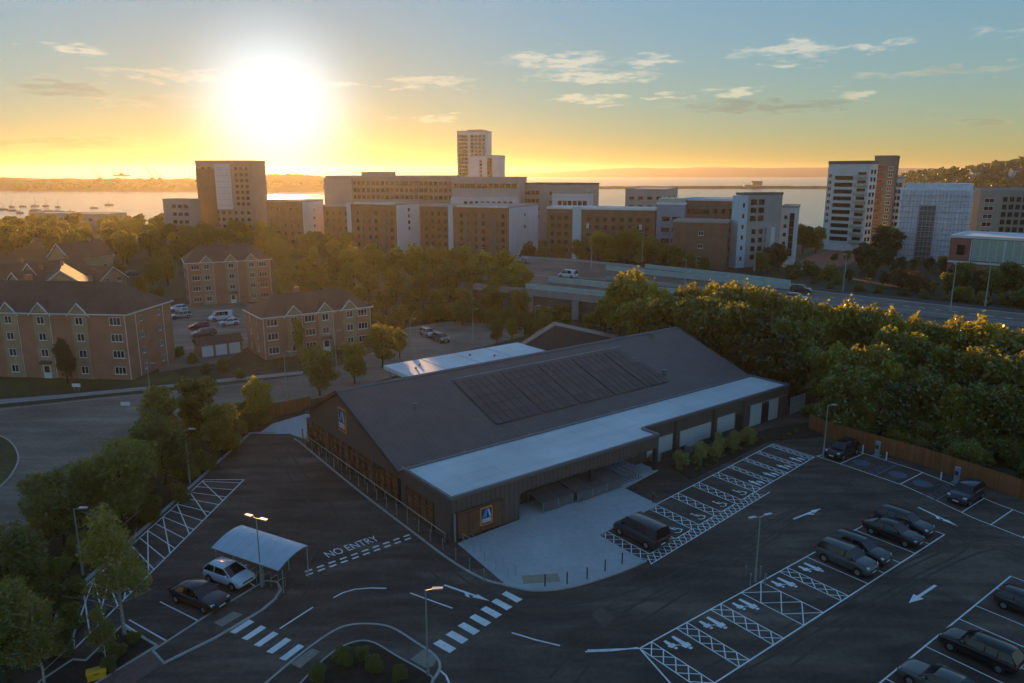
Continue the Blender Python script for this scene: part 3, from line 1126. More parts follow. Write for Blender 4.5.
# tyre marks swept over the lanes
TM = [((430, 560), (470, 592), (540, 612), (640, 596), (720, 556), (800, 512)), ((560, 683), (600, 640), (660, 600), (740, 552), (830, 500), (890, 500), (960, 545)), 
      ((780, 660), (850, 612), (930, 566), (990, 545), (1040, 560)), ((280, 450), (300, 480), (330, 520), (320, 560), (290, 600)), ((700, 683), (800, 630), (900, 575), (960, 540), (930, 508), (860, 492))]
for k, pl in enumerate(TM):
    for off in (-.75, .75):
        cl_ = smooth_line([G(u, v) for u, v in pl], 10)
        out_ = []
        for i, p in enumerate(cl_):
            dd = (cl_[min(i + 1, len(cl_) - 1)] - cl_[max(i - 1, 0)]).normalized()
            out_.append(p + Vector((-dd.y, dd.x, 0)) * off)
        mbt = MB()
        zz = ZA + .0016 + .0003 * k + (.00015 if off > 0 else 0)
        for i in range(len(out_) - 1):
            d0 = (out_[min(i + 1, len(out_) - 1)] - out_[max(i - 1, 0)]).normalized()
            d1_ = (out_[min(i + 2, len(out_) - 1)] - out_[i]).normalized()
            n0, n1_ = Vector((-d0.y, d0.x, 0)) * .10, Vector((-d1_.y, d1_.x, 0)) * .10
            p, q = out_[i], out_[i + 1]
            mbt.poly([(p.x + n0.x, p.y + n0.y, zz), (p.x - n0.x, p.y - n0.y, zz), (q.x - n1_.x, q.y - n1_.y, zz), (q.x + n1_.x, q.y + n1_.y, zz)])
        mbt.build('tyre_mark', 'tyre_mark', car_park)
# road markings at the left
line([G(u, v) for u, v in ((0, 409.5), (106, 398.5), (180, 391.5), (242, 384.5))], 0.14, 'edge_line', 'worn_paint', road, Zr + 0.004)
# roundabout island
bed('roundabout_island', [(p.x, p.y) for p in smooth_line([Vector((u, v, 0)) for u, v in ((-90, 425), (-30, 430), (5, 439), (18, 455), (14, 472), (-4, 490), (-60, 520))], 5)] + [(-160, 480)], 'grass', 'grassy roundabout island at the left edge', 0.14)
sheet('grass_verge', 'grass', [G(u, v) for u, v in ((-150, 400), (0, 396), (64, 391), (155, 383), (180, 379), (170, 366), (140, 380), (0, 378), (-150, 384))], 0.012, 'grass verge before the big brick block')
sheet('footpath', 'concrete', [G(u, v) for u, v in ((-150, 404), (0, 399.5), (64, 394.5), (155, 386), (242, 377), (303, 371), (303, 374), (242, 380), (155, 389), (64, 398), (0, 404), (-150, 410))], Zr + 0.002, 'pale footpath along the road verge')
# ---- flyover (deck 5 m above the car park)
ZF = 5.0
far_e = [G(u, v, ZF) for u, v in ((1200, 331), (1024, 311), (920, 299.5), (812, 287.5), (720, 276), (645, 267), (580, 260.5), (521, 256.5), (470, 254))]
near_e = [G(u, v, ZF) for u, v in ((440, 280), (526, 289), (600, 297), (700, 305), (800, 313), (880, 321), (1024, 334), (1200, 352))]
fly = tag(MB().prism([xy(p) for p in far_e + near_e], -0.5, ZF).build('flyover', 'flyover_asphalt'), 'elevated dual carriageway crossing behind the trees', None, None, 'structure')


def barrier(pts, h, name, m, w=0.3, z=ZF, posts=0):
    mb = MB()
    for k in range(len(pts) - 1):
        mb.bar(pts[k], pts[k + 1], w, h + 0.001 * (k % 2))
    o = mb.build(name, m, fly)
    if posts:
        L_ = [(pts[k + 1] - pts[k]).length for k in range(len(pts) - 1)]
        for k in range(len(pts) - 1):
            n = max(1, int(L_[k] / posts))
            for i in range(n):
                p = pts[k].lerp(pts[k + 1], i / n)
                MB().box(p.x - .08, p.x + .08, p.y - .22, p.y - .16, z, z + h + 0.15).build('barrier_post', 'galv', o)
    return o


def GL(*uv):
    return [G(u, v, ZF) for u, v in uv]


barrier(GL((645, 268), (700, 274), (740, 278.5), (790, 285)), 1.1, 'parapet', 'green_barrier', posts=6)
barrier(GL((606, 270), (660, 276), (730, 283), (800, 290.5)), 1.3, 'parapet', 'green_barrier', posts=6)
barrier(GL((548, 282), (580, 285), (606, 288), (660, 293.5), (720, 299)), 1.3, 'parapet', 'green_barrier', posts=6)
barrier([p + Vector((0, 0.4, 0)) for p in near_e[1:5]], 1.2, 'parapet', 'green_barrier')
barrier(GL((521, 258), (580, 262), (640, 268)), 0.7, 'crash_barrier', 'galv', 0.15)
barrier(GL((606, 279.5), (700, 290), (800, 301), (900, 313), (1024, 327), (1200, 346)), 0.75, 'central_barrier', 'galv', 0.2)
for k in range(len(near_e) - 1):
    p, q = near_e[k], near_e[k + 1]
    MB().bar((p.x, p.y - .18, ZF - 1.3), (q.x, q.y - .18, ZF - 1.3), .5, 1.5).build('deck_fascia', 'concrete', fly)
for (u, v) in ((470, 284), (530, 290), (575, 295), (620, 299)):
    p = G(u, v, ZF)
    MB().box(p.x - .7, p.x + .7, p.y - 1.3, p.y - .3, -.3, ZF - 1.3).build('pier', 'concrete', fly)
barrier(GL((812, 289.5), (920, 301.5), (1024, 313), (1200, 333)), 0.4, 'crash_barrier', 'mesh_grey', 0.15)
for row in (((830, 297), (1024, 320)), ((830, 305), (1024, 327))):
    for k in range(12):
        p, q = G(*row[0], ZF), G(*row[1], ZF)
        line([p.lerp(q, k / 12), p.lerp(q, (k + 0.4) / 12)], 0.3, 'lane_dash', 'paint', fly, ZF + 0.006)
line(GL((812, 290.5), (920, 303), (1024, 314)), 0.2, 'edge_line', 'paint', fly, ZF + 0.006)
line(GL((530, 275), (600, 279), (700, 288), (800, 299), (900, 311), (1024, 325)), 0.2, 'edge_line', 'paint', fly, ZF + 0.006)
# plaza road right of the far flats
sheet('plaza_road', 'terracotta', [G(u, v) for u, v in ((798, 262), (830, 247), (850, 244), (872, 250), (850, 264), (812, 272))], 0.016, 'reddish paved street below the right tower')
sheet('lawn', 'grass', [G(u, v) for u, v in ((796, 252), (828, 244), (836, 248), (802, 258))], 0.020, 'small lawn strip by the reddish street')

# ================================================================ THE STORE
store = empty('supermarket', tuple(O), TH, 'large dark gabled supermarket with solar panels and pale flat side roof', 'supermarket')
LW = 52.2
RID = (21.2, 8.2)
EN, EF = (8.7, 3.75), (30.0, 4.05)
w = MB().extr([(8.7, 0), (8.7, 3.6), (21.2, 7.95), (29.7, 3.9), (29.7, 0)], 0, 0.55, LW)
w.build('wall', 'cladding', store)
# gable cladding above the glazing, proud of it
MB().extr([(8.7, 2.75), (8.7, 3.62), (21.2, 7.97), (29.7, 3.92), (29.7, 2.75)], 0, 0.18, 0.56).build('gable_wall', 'cladding', store)
# side wing
MB().box(0.15, 7.3, 0.3, 8.72, 0, 3.78).build('wing_wall', 'cladding', store)
MB().box(7.3, LW, 2.6, 8.72, 0, 3.78).build('wing_wall', 'cladding', store)
MB().box(7.3, 25.4, 0.3, 2.6, 2.55, 3.78).build('canopy', 'cladding', store)
MB().box(7.32, 25.38, 0.34, 2.58, 2.47, 2.55).build('canopy_soffit', 'frame_dark', store)
MB().box(25.0, 25.4, 0.35, 0.75, 0.05, 2.55).build('canopy_post', 'trim_dark', store)
MB().box(16.0, 16.35, 0.35, 0.7, 0.05, 2.55).build('canopy_post', 'trim_dark', store)
fl = MB()
fl.prism([(0.35, 0.5), (25.2, 0.5), (25.2, 2.8), (LW - 0.2, 2.8), (LW - 0.2, 8.75), (0.35, 8.75)], 3.78, 3.86)
fro = fl.build('flat_roof', 'flat_roof', store)
for a_ in range(3, 51, 4):
    MB().box(a_, a_ + 0.06, 0.52 if a_ < 25 else 2.82, 8.7, 3.86, 3.885).build('roof_seam', 'flat_roof', fro)
MB().box(0.4, LW - 0.3, 3.9, 3.96, 3.8615, 3.884).build('roof_seam', 'flat_roof', fro)
cap = MB()
cap.box(0.1, 0.36, 0.24, 8.6, 3.78, 4.06)
cap.box(0.36, 25.45, 0.24, 0.5, 3.78, 4.06)
cap.box(25.2, 25.46, 0.5, 2.54, 3.78, 4.058)
cap.box(25.45, LW + 0.05, 2.54, 2.8, 3.78, 4.06)
cap.box(LW - 0.2, LW + 0.06, 2.8, 8.6, 3.78, 4.058)
cap.build('parapet', 'ridge_grey', store)
# main roof: two slopes
rf = MB()
th = 0.14
rf.extr([(8.3, 3.62), (8.3, 3.62 + th), (21.2, 8.14 + th), (21.2, 8.14)], 0, -0.25, LW + 0.15)
rf.extr([(21.2, 8.14), (21.2, 8.14 + th), (30.5, 3.72 + th), (30.5, 3.72)], 0, -0.25, LW + 0.15)
roof = rf.build('roof', 'roof_dark', store)
rg = MB()
rg.extr([(20.9, 8.12 + th), (21.2, 8.27 + th), (21.5, 8.10 + th), (21.2, 8.05)], 0, -0.27, LW + 0.17)
rg.build('ridge_cap', 'ridge_grey', roof)
for a_ in (-0.33, LW + 0.15):
    m_ = MB()
    m_.extr([(8.25, 3.45), (8.25, 3.62 + th), (21.2, 8.2 + th), (21.2, 7.9)], 0, a_, a_ + 0.08)
    m_.extr([(21.2, 7.9), (21.2, 8.2 + th), (30.55, 3.74 + th), (30.55, 3.5)], 0, a_, a_ + 0.08)
    m_.build('bargeboard', 'ridge_grey' if a_ > 0 else 'trim_dark', roof)
MB().box(-0.2, LW + 0.1, 8.0, 8.3, 3.87, 4.0).build('gutter', 'ridge_grey', roof)
SL = (8.14 - 3.62) / (21.2 - 8.3)


def rz_(b):
    return 3.62 + th + SL * (b - 8.3)


# solar panels: five banks, each bank of panels laid in rows up the slope
cosr = math.cos(math.atan(SL))
pan_l, pan_w = 1.62, 1.0
bmz = MB()
nrm = Vector((0, -SL, 1)).normalized()
pv = MB()
pw2, ph2 = 0.93 / 2, 1.635 / 2
pv.box(-pw2, pw2, -ph2, ph2, 0, 0.035, 1)
pv.box(-pw2 + .02, pw2 - .02, -ph2 + .02, ph2 - .02, 0.035, 0.04, 0)
pme = pv.mesh('solar_panel', ['solar', 'solar_frame'])
banks = ((12.6, 6), (19.0, 5), (24.4, 5), (29.8, 5), (35.2, 4))
for a_s, ncol in banks:
    for i in range(ncol):
        for j in range(5 if a_s < 34 or i < 3 else 3):
            b_ = 10.6 + (j + 0.5) * 1.66 * cosr + 0.35
            o = link('solar_panel', pme, roof)
            o.location = (a_s + (i + .5) * 1.0, b_, rz_(b_) + 0.09)
            o.rotation_euler = (math.atan(SL), 0, 0)
MB().bar((12.4, 19.35, rz_(19.35) + 0.01), (39.2, 19.35, rz_(19.35) + 0.01), 0.10, 0.10).build('panel_rail', 'galv', roof)
for a_s, ncol in banks:
    rl = MB()
    for b_ in (11.4, 13.0, 15.0, 16.6, 18.2):
        rl.bar((a_s + .05, b_, rz_(b_) + 0.004), (a_s + ncol - 0.05, b_, rz_(b_) + 0.004), 0.05, 0.07)
    rl.build('panel_rail', 'galv', roof)
# glazed gable: panes, mullions, door
gf = MB()
gx0 = 0.30
zt = 2.75
cols = [0.55 + 8.9 + i * 1.33 for i in range(16)]
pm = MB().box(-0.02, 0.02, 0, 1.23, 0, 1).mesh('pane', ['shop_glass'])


def pane(a, b, z, wdt, h, parent, m=None, front=True):
    o = link('pane', pm, parent)
    o.location = (a, b, z)
    o.scale = (1, wdt / 1.23, h)
    return o


glz = MB()
for c in cols + [cols[-1] + 1.33]:
    glz.box(0.2, 0.55, c - 0.04, c + 0.04, 0.1, zt)
for z in (0.1, 1.0, 2.1, zt - 0.06):
    glz.box(0.22, 0.55, cols[0], cols[-1] + 1.33, z, z + 0.06)
gz = glz.build('glazing_frame', 'frame_dark', store)
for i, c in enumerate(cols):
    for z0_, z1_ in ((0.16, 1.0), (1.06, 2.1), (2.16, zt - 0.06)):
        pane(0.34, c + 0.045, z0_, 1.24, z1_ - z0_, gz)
for c in (14.5, 20.0, 25.4):
    MB().box(0.10, 0.56, c - 0.22, c + 0.22, 0.05, 2.9).build('pier', 'cladding', store)
# near wing glazing on the gable side and at the entrance
gl2 = MB()
for c in (3.0, 4.15, 5.3, 6.45, 7.6):
    gl2.box(0.04, 0.2, c - 0.05, c + 0.05, 0.1, 2.6)
gl2.box(0.05, 0.2, 3.0, 7.6, 2.54, 2.6)
gl2.box(0.05, 0.2, 3.0, 7.6, 0.1, 0.2)
gl2.box(0.05, 0.2, 3.0, 7.6, 1.95, 2.01)
g2 = gl2.build('glazing_frame', 'frame_dark', store)
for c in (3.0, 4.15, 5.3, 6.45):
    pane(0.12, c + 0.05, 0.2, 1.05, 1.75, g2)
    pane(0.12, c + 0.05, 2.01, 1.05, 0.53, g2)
door = MB().box(0.6, 5.4, 0.18, 0.3, 0.1, 2.6).build('entrance_screen', 'frame_dark', store)
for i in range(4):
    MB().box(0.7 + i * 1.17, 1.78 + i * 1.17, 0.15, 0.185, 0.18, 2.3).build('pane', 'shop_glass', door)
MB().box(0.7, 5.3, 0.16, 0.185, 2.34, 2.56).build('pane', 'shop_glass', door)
MB().box(0.28, 0.42, 0.0, 0.12, 0.1, 2.65).build('door_post', 'steel', store)


def sign(parent, origin, rot, wdt, hgt, name='shop_sign'):
    """framed emblem board: local x right, y up, z out"""
    s = MB().box(-wdt / 2, wdt / 2, -hgt / 2, hgt / 2, 0, 0.10).build(name, 'sign_orange', parent)
    s.location = origin
    s.rotation_euler = rot
    MB().box(-wdt * .42, wdt * .42, -hgt * .445, hgt * .445, 0.1, 0.125).build('sign_face', 'sign_navy', s)
    lw = wdt * .36
    top, bot = hgt * .38, -hgt * .05
    for k, t in enumerate((0.0, 0.36, 0.72)):
        m_ = MB()
        x0 = -lw + t * lw * 0.9
        m_.poly([(x0, bot, .130), (x0 + lw * .26, bot, .130), (x0 * 0.25 + lw * .22 + t * .1, top, .130), (x0 * 0.25 + lw * .02, top, .130)])
        m_.build('emblem_stripe', 'sign_blue', s)
    m_ = MB().poly([(lw * .25, top, .131), (lw * .55, top, .131), (lw, bot, .131), (lw * .62, bot, .131)])
    m_.build('emblem_stripe', 'sign_white', s)
    MB().box(-lw, lw, -hgt * .34, -hgt * .12, 0.126, 0.133).build('name_band', 'sign_white', s)
    tm_ = text_mesh('ALDI', 1.0)
    ww = max(p.co.x for p in tm_.vertices) - min(p.co.x for p in tm_.vertices)
    tm_.materials.clear()
    tm_.materials.append(MATS['sign_navy'])
    t = link('lettering', tm_, s)
    t.location = (0, -hgt * .23, 0.136)
    t.scale = (lw * 1.75 / ww, hgt * .24, 1)
    MB().box(-lw, lw, -hgt * .40, -hgt * .36, 0.126, 0.134).build('red_stripe', 'sign_red', s)
    return s


sign(store, (0.17, 20.75, 5.2), (PI / 2, 0, -PI / 2), 1.75, 2.5)
sign(store, (3.55, 0.14, 1.55), (PI / 2, 0, 0), 1.25, 1.6)
# pale loading panels and shutters on the rear part of the long side
for (a0_, a1_, z0_, z1_) in ((26.2, 30.2, 0.55, 2.35), (31.45, 36.8, 0.5, 2.3), (37.9, 41.2, 0.6, 2.5), (44.3, 46.5, 0.1, 2.75), (48.0, 50.0, 0.1, 2.7)):
    p = MB().box(a0_, a1_, 2.52, 2.6, z0_, z1_).build('wall_panel', 'white_panel', store)
    for k in range(1, int((a1_ - a0_) / 1.3)):
        x = a0_ + (a1_ - a0_) * k / int((a1_ - a0_) / 1.3)
        MB().box(x - .012, x + .012, 2.513, 2.52, z0_, z1_).build('panel_joint', 'galv', p)
for a_ in (30.8, 37.35, 43.0):
    MB().box(a_ - 0.28, a_ + 0.28, 2.3, 2.6, 0, 3.7).build('pier', 'cladding', store)
MB().box(46.5, 48.0, 2.50, 2.6, 0.05, 2.4).build('service_door', 'frame_dark', store)
MB().box(41.6, 42.7, 2.50, 2.6, 0.05, 2.2).build('service_door', 'trim_dark', store)
MB().box(32.0, 34.0, 1.6, 2.3, 0.0, 0.75).build('plant_box', 'galv', store)
MB().box(26.5, 27.6, 1.8, 2.4, 0.05, 0.95).build('plant_box', 'galv', store)
MB().box(44.0, 51.6, 2.48, 2.52, 2.78, 2.86).build('wall_rail', 'galv', store)
for (a_, b_, r) in ((40, 12.5, .25), (46, 20, .2), (6, 16, .16)):
    MB().tube((a_, b_, rz_(b_) - .1), (a_, b_, rz_(b_) + .5), r, n=10).tube((a_, b_, rz_(b_) + .5), (a_, b_, rz_(b_) + .6), r * 1.5, n=10).build('roof_vent', 'ridge_grey', roof)
for z, a0_, a1_ in ((2.2, 7.6, 15.6), (2.2, 16.6, 24.6)):
    MB().box(a0_, a1_, 2.5, 2.58, 1.2, 2.35).build('window', 'white_panel', store)


def post_row(name, label, pts, h, r, m, group, cat, capm=None, z=0.0):
    for k, p in enumerate(pts):
        e = empty(name, (p.x, p.y, z), 0, None, cat, group)
        MB().tube((0, 0, 0), (0, 0, h), r, n=8).build('post', m, e)
        MB().tube((0, 0, h), (0, 0, h + 0.05), r * 1.1, r * 0.7, n=8).build('cap', capm or m, e)
        e['label'] = label(k + 1, len(pts))


bl = [S(-1.15 + 0.012 * b_, b_, 0.1) for b_ in np.linspace(29.0, -6.3, 19)]
post_row('bollard', lambda k, n: 'slim steel bollard by the glazed gable, %s from its far end' % ordinal(k), bl, 1.0, 0.045, 'steel', 'bollards along the glazed gable', 'bollard', z=0.1)
fb = [G(u, v, 0.11) for u, v in ((545, 586), (567, 584), (587, 579), (605, 571), (622, 564), (653, 503))]
post_row('bollard', lambda k, n: 'dark bollard on the forecourt edge, %s from the left' % ordinal(k), fb, 1.0, 0.05, 'black_paint', 'bollards on the forecourt edge', 'bollard', 'steel', z=0.11)
post_row('bollard', lambda k, n: 'yellow and black bollard at the far gable corner, %s' % ('left one' if k == 1 else 'right one'), [G(303, 439), G(308, 443)], 1.2, 0.09, 'yellow_plastic', 'yellow corner bollards', 'bollard', 'black_paint')
# ramp handrails
for k, (p0, p1, lb) in enumerate(((S(0.7, -0.6, .11), S(0.35, -7.2, .11), 'steel handrail down the ramp beside the entrance'), (S(1.2, -0.9, .11), S(1.1, -7.2, .11), 'second steel handrail on the forecourt side of the ramp'))):
    e = empty('handrail', tuple(p0), 0, lb, 'handrail', 'ramp handrails')
    d = p1 - p0
    MB().path([(0, 0, 0.95), (d.x, d.y, 0.95)], 0.028).build('rail', 'steel', e)
    MB().path([(0, 0, 0.55), (d.x, d.y, 0.55)], 0.022).build('rail', 'steel', e)
    for i in range(5):
        q = d * (i / 4)
        MB().tube((q.x, q.y, 0), (q.x, q.y, 0.95), 0.025).build('post', 'steel', e)
e = empty('crash_rail', tuple(S(-0.25, 30, .1)), 0, 'long low steel rail along the glazed gable', 'rail')
d = S(-0.3, 0.6) - S(-0.25, 30)
MB().path([(0, 0, 0.8), (d.x, d.y, 0.8)], 0.035).build('rail', 'steel', e)
for i in range(15):
    q = d * (i / 14)
    MB().tube((q.x, q.y, 0), (q.x, q.y, 0.8), 0.03).build('post', 'steel', e)

# ---- trolley shelters in front of the canopy


def trolley_shelter(a0_, a1_, b0_, b1_, label):
    e = empty('trolley_shelter', tuple(S(a0_, b0_, .11)), TH, label, 'trolley shelter', 'trolley shelters')
    L_, D_ = a1_ - a0_, b1_ - b0_
    n = int(L_ / 1.5)
    fr_ = MB()
    for i in range(n + 1):
        x = L_ * i / n
        fr_.tube((x, 0.05, 0), (x, 0.05, 0.95), 0.03).tube((x, D_ - .05, 0), (x, D_ - .05, 1.25), 0.03).tube((x, 0.05, .95), (x, D_ - .05, 1.25), 0.03)
    fr_.build('frame', 'galv', e)
    for i in range(n):
        x0_, x1_ = L_ * i / n + .03, L_ * (i + 1) / n - .03
        MB().extr([(0, .96), (0, .99), (D_, 1.29), (D_, 1.26)], 0, x0_, x1_).build('roof_sheet', 'shelter_sheet', e)
    for i in range(n):
        x0_, x1_ = L_ * i / n + .03, L_ * (i + 1) / n - .03
        MB().box(x0_, x1_, 0.04, 0.06, 0.15, 0.9).build('side_sheet', 'shelter_sheet', e)
    return e


mat('shelter_sheet', (0.13, 0.135, 0.14), 0.35, 0.2, 1.2, spec=0.6, rnd=0.15)
trolley_shelter(9.6, 13.2, -0.3, 2.0, 'low grey trolley shelter nearest the entrance')
trolley_shelter(13.5, 19.2, -0.6, 2.0, 'longer grey trolley shelter under the canopy edge')


def make_trolley():
    e = empty('shopping_trolley', (0, 0, 0), 0, 'steel shopping trolley', 'trolley', 'shopping trolleys under the canopy')
    b_ = MB()
    # basket: tapered wire box
    lo_ = [(-.22, -.38, .5), (.22, -.38, .5), (.22, .38, .45), (-.22, .38, .45)]
    hi_ = [(-.27, -.45, .95), (.27, -.45, .95), (.27, .47, 1.0), (-.27, .47, 1.0)]
    for i in range(4):
        j = (i + 1) % 4
        b_.tube(hi_[i], hi_[j], .016, n=5).tube(lo_[i], lo_[j], .012, n=5).tube(lo_[i], hi_[i], .012, n=5)
        for t in (.2, .4, .6, .8):
            b_.tube(Vector(lo_[i]).lerp(Vector(lo_[j]), t), Vector(hi_[i]).lerp(Vector(hi_[j]), t), .007, n=4, caps=False)
    b_.build('basket', 'steel', e)
    c_ = MB()
    for x in (-.22, .22):
        c_.tube((x * .9, -.45, .12), (x, .45, .12), .018, n=5).tube((x * .9, .40, .12), (x, .42, .95), .018, n=5)
    c_.build('chassis', 'steel', e)
    MB().tube((-.27, .52, 1.02), (.27, .52, 1.02), .025, n=6).build('handle', 'sign_blue', e)
    for x in (-.21, .21):
        for y in (-.42, .42):
            MB().tube((x - .015, y, .06), (x + .015, y, .06), .06, n=8).build('wheel', 'tyre', e)
    remember(e)
    return e


tr0 = make_trolley()
k_ = 0
for row in range(4):
    for i in range(5):
        p = S(20.1 + row * 0.75, 0.3 + i * 0.42, 0.11 if row < 7 else 0)
        lb = 'steel shopping trolley, %s from the front in the %s row right of the shelters' % (ordinal(i + 1), ordinal(row + 1))
        if k_ == 0:
            tr0.location = p
            tr0.rotation_euler = (0, 0, TH)
            tr0['label'] = lb
        else:
            copy_thing(tr0, p, TH, None, lb)
        k_ += 1

# ---- curved shelter in the left car park
ang_s = math.atan2((S(-13.8, 1.2) - S(-16.7, 7.7)).y, (S(-13.8, 1.2) - S(-16.7, 7.7)).x)
cs = empty('curved_shelter', tuple(S(-16.9, 7.6, ZA)), ang_s, 'pale blue barrel roofed shelter behind the two parked cars', 'shelter')
Ls, Ds = 7.0, 3.0
arc = []
for k in range(9):
    t = k / 8
    arc.append((Ds * t, 2.0 + 0.62 * math.sin(t * PI * 0.66)))
mat('poly_roof', (0.46, 0.58, 0.68), 0.22, 0.08, 1.0, spec=0.7, rnd=0.06)
for i in range(7):
    m_ = MB()
    x0_, x1_ = Ls * i / 7 + .02, Ls * (i + 1) / 7 - .02
    for k in range(8):
        (y0, z0), (y1, z1) = arc[k], arc[k + 1]
        m_.extr([(y0, z0), (y1, z1), (y1, z1 + .03), (y0, z0 + .03)], 0, x0_, x1_)
    m_.build('roof_panel', 'poly_roof', cs)
for i in range(8):
    m_ = MB()
    x = Ls * i / 7
    for k in range(8):
        m_.tube((x, *arc[k]), (x, *arc[k + 1]), 0.03, n=6)
    m_.build('roof_rib', 'galv', cs)
for i in (0, 2, 5, 7):
    x = Ls * i / 7
    MB().tube((x, Ds - .1, 0), (x, Ds - .1, arc[-1][1]), 0.045).build('post', 'galv', cs)
    MB().tube((x, .35, 0), (x, .35, 1.9), 0.04).build('post', 'galv', cs)
m_ = MB()
m_.tube((0, .02, arc[0][1]), (Ls, .02, arc[0][1]), 0.035).tube((0, Ds, arc[-1][1]), (Ls, Ds, arc[-1][1]), 0.035)
m_.build('edge_beam', 'galv', cs)
for i in range(9):
    q = S(-16.9, 7.6) + Vector((math.cos(ang_s), math.sin(ang_s), 0)) * (0.5 + i * 0.74) + Vector((-math.sin(ang_s), math.cos(ang_s), 0)) * 0.75
    h_ = empty('cycle_hoop', (q.x, q.y, ZA), ang_s + PI / 2, 'steel cycle hoop under the barrel roofed shelter, %s from its left end' % ordinal(i + 1), 'cycle stand', 'cycle hoops')
    MB().path([(-.35, 0, 0), (-.35, 0, .7), (-.25, 0, .8), (.25, 0, .8), (.35, 0, .7), (.35, 0, 0)], .025).build('hoop', 'steel', h_)

# ================================================================ VEHICLES


def make_car(kind, paint, plate='plate_white'):
    """car facing local -y, centred at the origin, standing on z = 0"""
    spec = {
        'hatch': dict(L=4.0, W=1.76, H=1.46, hood=0.93, belt=0.96, ws0=0.235, ws1=0.45, rr=0.86, rb=0.975, tail=0.97),
        'saloon': dict(L=4.65, W=1.82, H=1.43, hood=0.90, belt=0.93, ws0=0.28, ws1=0.44, rr=0.72, rb=0.86, tail=1.0),
        'estate': dict(L=4.55, W=1.80, H=1.52, hood=0.95, belt=0.98, ws0=0.26, ws1=0.42, rr=0.90, rb=0.985, tail=1.0),
        'suv': dict(L=4.45, W=1.86, H=1.68, hood=1.06, belt=1.08, ws0=0.26, ws1=0.40, rr=0.90, rb=0.985, tail=1.08),
        'van': dict(L=4.95, W=1.95, H=1.98, hood=1.10, belt=1.12, ws0=0.16, ws1=0.32, rr=0.965, rb=0.99, tail=1.12),
    }[kind]
    L, W, Hh = spec['L'], spec['W'] / 2, spec['H']
    e = empty('car' if kind != 'van' else 'van', (0, 0, 0))
    zb = 0.2

    def Y(t):
        return -L / 2 + t * L
    st = [(0.0, 0.80, 0.38, 0.62), (0.015, 0.90, 0.27, 0.70), (0.06, 0.97, zb, spec['hood'] - 0.10), (0.15, 1.0, zb, spec['hood'] - 0.03), (spec['ws0'], 1.0, zb, spec['hood'] + 0.02),
          (0.45, 1.0, zb, spec['belt']), (0.7, 1.0, zb, spec['belt'] + 0.01), (spec['rb'] - 0.06, 0.99, zb, spec['tail']), (0.975, 0.93, 0.26, spec['tail'] - 0.04), (1.0, 0.84, 0.4, spec['tail'] - 0.25)]
    b = MB()
    ring = None
    for (t, wf, z0, z1) in st:
        ww = W * wf
        half = [(ww * .86, z0), (ww * .97, z0 + 0.10), (ww, z0 + (z1 - z0) * .45), (ww * .985, z0 + (z1 - z0) * .78), (ww * .90, z1 - 0.02), (ww * .5, z1 + 0.02)]
        pts = [(x, Y(t), z) for x, z in half] + [(-x, Y(t), z) for x, z in reversed(half)]
        i = len(b.v)
        b.v += pts
        n = len(pts)
        if ring is not None:
            for k in range(n):
                k2 = (k + 1) % n
                b.f.append((ring + k, i + k, i + k2, ring + k2))
                b.m.append(0)
        else:
            b.f.append(tuple(range(i, i + n)))
            b.m.append(0)
        ring = i
    b.f.append(tuple(reversed(range(ring, ring + n))))
    b.m.append(0)
    bo = b.build('body', paint, e, True)
    sb = bo.modifiers.new('round', 'SUBSURF')
    sb.levels = 1
    sb.render_levels = 2
    b = MB()
    # greenhouse corners
    yb0, yr0, yr1, yb1 = Y(spec['ws0']), Y(spec['ws1']), Y(spec['rr']), Y(spec['rb'])
    zb_, zr = spec['belt'] - 0.02, Hh - 0.05
    wb, wr = W * .90, W * (.70 if kind != 'van' else .80)
    ym = (yr0 + yr1) / 2
    # roof skin, cambered
    rows = []
    for (yy, dz, wf) in ((yr0, 0.0, 1.0), (yr0 + .25, .045, 1.02), (ym, .06, 1.03), (yr1 - .25, .04, 1.0), (yr1, 0.0, .97)):
        i = len(b.v)
        rows.append(i)
        b.v += [(-wr * wf, yy, zr + dz - .05), (-wr * wf * .93, yy, zr + dz - .01), (0, yy, zr + dz + .02), (wr * wf * .93, yy, zr + dz - .01), (wr * wf, yy, zr + dz - .05)]
    for r0, r1 in zip(rows, rows[1:]):
        for k in range(4):
            b.f.append((r0 + k, r0 + k + 1, r1 + k + 1, r1 + k))
            b.m.append(0)
    # pillars
    pil = [((wb, yb0), (wr, yr0)), ((wb, yb1), (wr * .97, yr1))]
    nmid = 1 if kind in ('hatch', 'saloon') else 2
    mids = [yr0 + (yr1 - yr0) * (k + 1) / (nmid + 1) + .08 for k in range(nmid)]
    for s in (-1, 1):
        for (x0, y0), (x1, y1) in pil:
            b.tube((s * x0, y0, zb_), (s * x1, y1, zr - .03), .042, .034, n=6)
        for ymid in mids:
            b.tube((s * wb * 1.0, ymid, zb_), (s * wr * 1.02, ymid, zr), .032, .028, n=6)
        b.tube((s * wr, yr0, zr - .03), (s * wr * .97, yr1, zr - .03), .045, n=6)
    if kind == 'van':
        for s in (-1, 1):
            b.poly([(s * wb * 1.01, yr1 - 0.1, zb_), (s * wb * 1.01, ym + .55, zb_), (s * wr * 1.03, ym + .55, zr - .02), (s * wr * 1.0, yr1 - .05, zr - .02)])
    b.build('roof', paint, e, True)
    ins = .012
    MB().poly([(-wb * .97, yb0 + ins, zb_), (wb * .97, yb0 + ins, zb_), (wr * .97, yr0 + ins, zr - .03), (-wr * .97, yr0 + ins, zr - .03)]).build('windscreen', 'car_glass', e)
    MB().poly([(wb * .97, yb1 - ins, zb_), (-wb * .97, yb1 - ins, zb_), (-wr * .94, yr1 - ins, zr - .03), (wr * .94, yr1 - ins, zr - .03)]).build('rear_window', 'car_glass', e)
